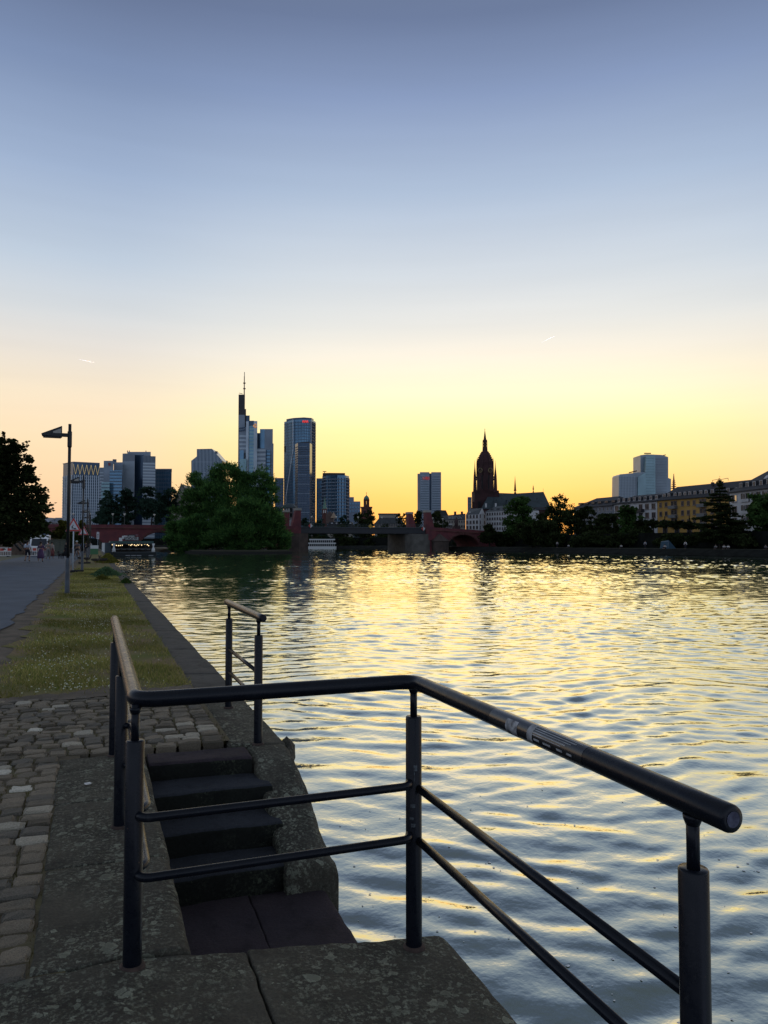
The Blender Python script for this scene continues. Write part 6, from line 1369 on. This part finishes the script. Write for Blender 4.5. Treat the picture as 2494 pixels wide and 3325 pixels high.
# people on the far promenade
SIT = dict(pelvis=(0,.1,.16), waist=(0,.1,.32), chest=(0,.07,.55), neck=(0,.04,.69), jaw=(0,.02,.77), head=(0,.03,.86), crown=(0,.03,.95), shL=(-.17,.06,.62), elL=(-.24,.08,.38), wrL=(-.18,-.12,.3), haL=(-.16,-.17,.31), shR=(.17,.06,.62), elR=(.24,.08,.38), wrR=(.18,-.12,.3), haR=(.16,-.17,.31),
           hiL=(-.09,.06,.12), knL=(-.12,-.32,.42), anL=(-.12,-.5,.08), toL=(-.12,-.64,.04), hiR=(.09,.06,.12), knR=(.12,-.32,.42), anR=(.12,-.5,.08), toR=(.12,-.64,.04))
pz = .27
for i, (u, dd, sit, cc, lab) in enumerate(((1997,186,1,(.5,.5,.48),'person in pale clothes sitting on the far bank below the white house'),(2080,178,0,(.32,.36,.42),'standing person in light blue on the far bank by the blue tent'),(2150,172,1,(.45,.43,.42),'person in white sitting on the far bank right of the blue tent'),
        (2215,166,0,(.6,.6,.6),'standing person in white on the far bank below the yellow house'),(2315,158,1,(.2,.2,.2),'person sitting on the far bank below the conifer'),(2346,156,1,(.5,.48,.46),'left one of two pale figures under the conifer'),(2364,156,1,(.6,.58,.56),'right one of two pale figures under the conifer'),
        (2140,172,1,(.15,.15,.17),'dark-dressed person sitting beside the one in white'),(1775,205,1,(.5,.5,.5),'person in white sitting at the far bank left part'),(1740,210,0,(.3,.3,.32),'person standing at the far bank near the bridge end'),(2470,146,1,(.12,.12,.13),'dark-dressed person sitting at the right end of the far bank'))):
    p = xy(u, dd); yy = p.y
    x_ = max(p.x, 119.6); person(lab, (x_, yy, pz), R(-60), SIT if sit else {}, [('shirt', TOP if sit else TOPL, .03, cl('b%d' % i, cc)), ('trousers', TROU, .02, cl('navy'))], fingers=False, group='people on the far bank')
p = xy(2122, 176); t = thing('blue_tent', 'small blue pop-up tent on the far bank', 'tent', (p.x+4,p.y,.27)); pymesh('canopy', [(p.x+3,p.y-1.4,.28),(p.x+3,p.y+1.4,.28),(p.x+3.2,p.y+1.2,1.9),(p.x+3.2,p.y-1.2,1.9),(p.x+5.4,p.y-1.2,.28),(p.x+5.4,p.y+1.2,.28),(p.x+4.4,p.y,2.2)], [(0,3,2,1),(3,6,2),(0,4,6,3),(1,2,6,5),(4,5,6)], mat('tent_blue', (.025,.07,.11), .8), t); tube(t, 'pole', [(p.x+3,p.y-1.4,.28),(p.x+3.2,p.y-1.2,1.9),(p.x+3.2,p.y+1.2,1.9),(p.x+3,p.y+1.4,.28)], .03, clad_m, 4)
# geese on the grass
def make_goose():
    t = thing('goose', None, None); gb = mat('goose_brown', (.05,.042,.034), .9)
    V = [(0,0,.3),(0,.2,.33),(0,.36,.36),(0,-.18,.33),(0,-.26,.45),(0,-.29,.6),(0,-.37,.63)]; skin_obj('body', V, [(0,1),(1,2),(0,3),(3,4),(4,5),(5,6)], [(.12,.12),(.1,.09),(.03,.02),(.09,.09),(.04,.04),(.045,.045),(.018,.014)], gb, t)
    for sx in (-.05,.05): tube(t, 'leg', [(sx,.02,.22),(sx,.03,.02),(sx,-.06,.01)], .012, mat('goose_leg', (.2,.1,.03), .7), 4)
    for sx in (-1,1): box(t, 'wing', (sx*.11,.1,.34), (.035,.38,.15), mat('goose_wing', (.035,.03,.026), .9), ry=sx*.15)
    return t
g0 = make_goose()
for i, (u, v, rz_, lab) in enumerate(((261,1824,.4,'goose resting left of the second lamp'),(283,1827,1.3,'goose just right of the second lamp'),(311,1832,1.5,'larger-looking goose grazing in the middle of the grass'),(334,1831,-1.4,'goose nearest the yellowish weed bush'))):
    o = g0 if i == 0 else copy_tree(g0); o.location = on(u, v); o.rotation_euler.z = rz_; tag(o, lab, 'goose', 'geese on the grass')
# contrails far away
ctm = bpy.data.materials.new('contrail_ice'); ctm.use_nodes = True; tt = ctm.node_tree; tt.nodes.clear(); tr_ = N(tt, 'ShaderNodeBsdfTranslucent'); tr_.inputs[0].default_value = (.95,.95,.95,1); df = N(tt, 'ShaderNodeBsdfDiffuse'); df.inputs[0].default_value = (.95,.95,.95,1); mxx = N(tt, 'ShaderNodeAddShader'); oo = N(tt, 'ShaderNodeOutputMaterial'); tt.links.new(tr_.outputs[0], mxx.inputs[0]); tt.links.new(df.outputs[0], mxx.inputs[1]); tt.links.new(mxx.outputs[0], oo.inputs[0])
for (a, b, lab) in (((255,1166),(305,1177),'short white vapour trail high above the left lamp'),((1757,1112),(1800,1092),'short white vapour trail high above the cathedral roof')):
    P0, P1 = at(*a, 9000), at(*b, 9400); o = tube(None, 'vapour_trail', [P0, P0+(P1-P0)*.5, P1], [.4,1.5,1.9], ctm, 6); tag(o, lab, 'vapour trail', 'vapour trails')
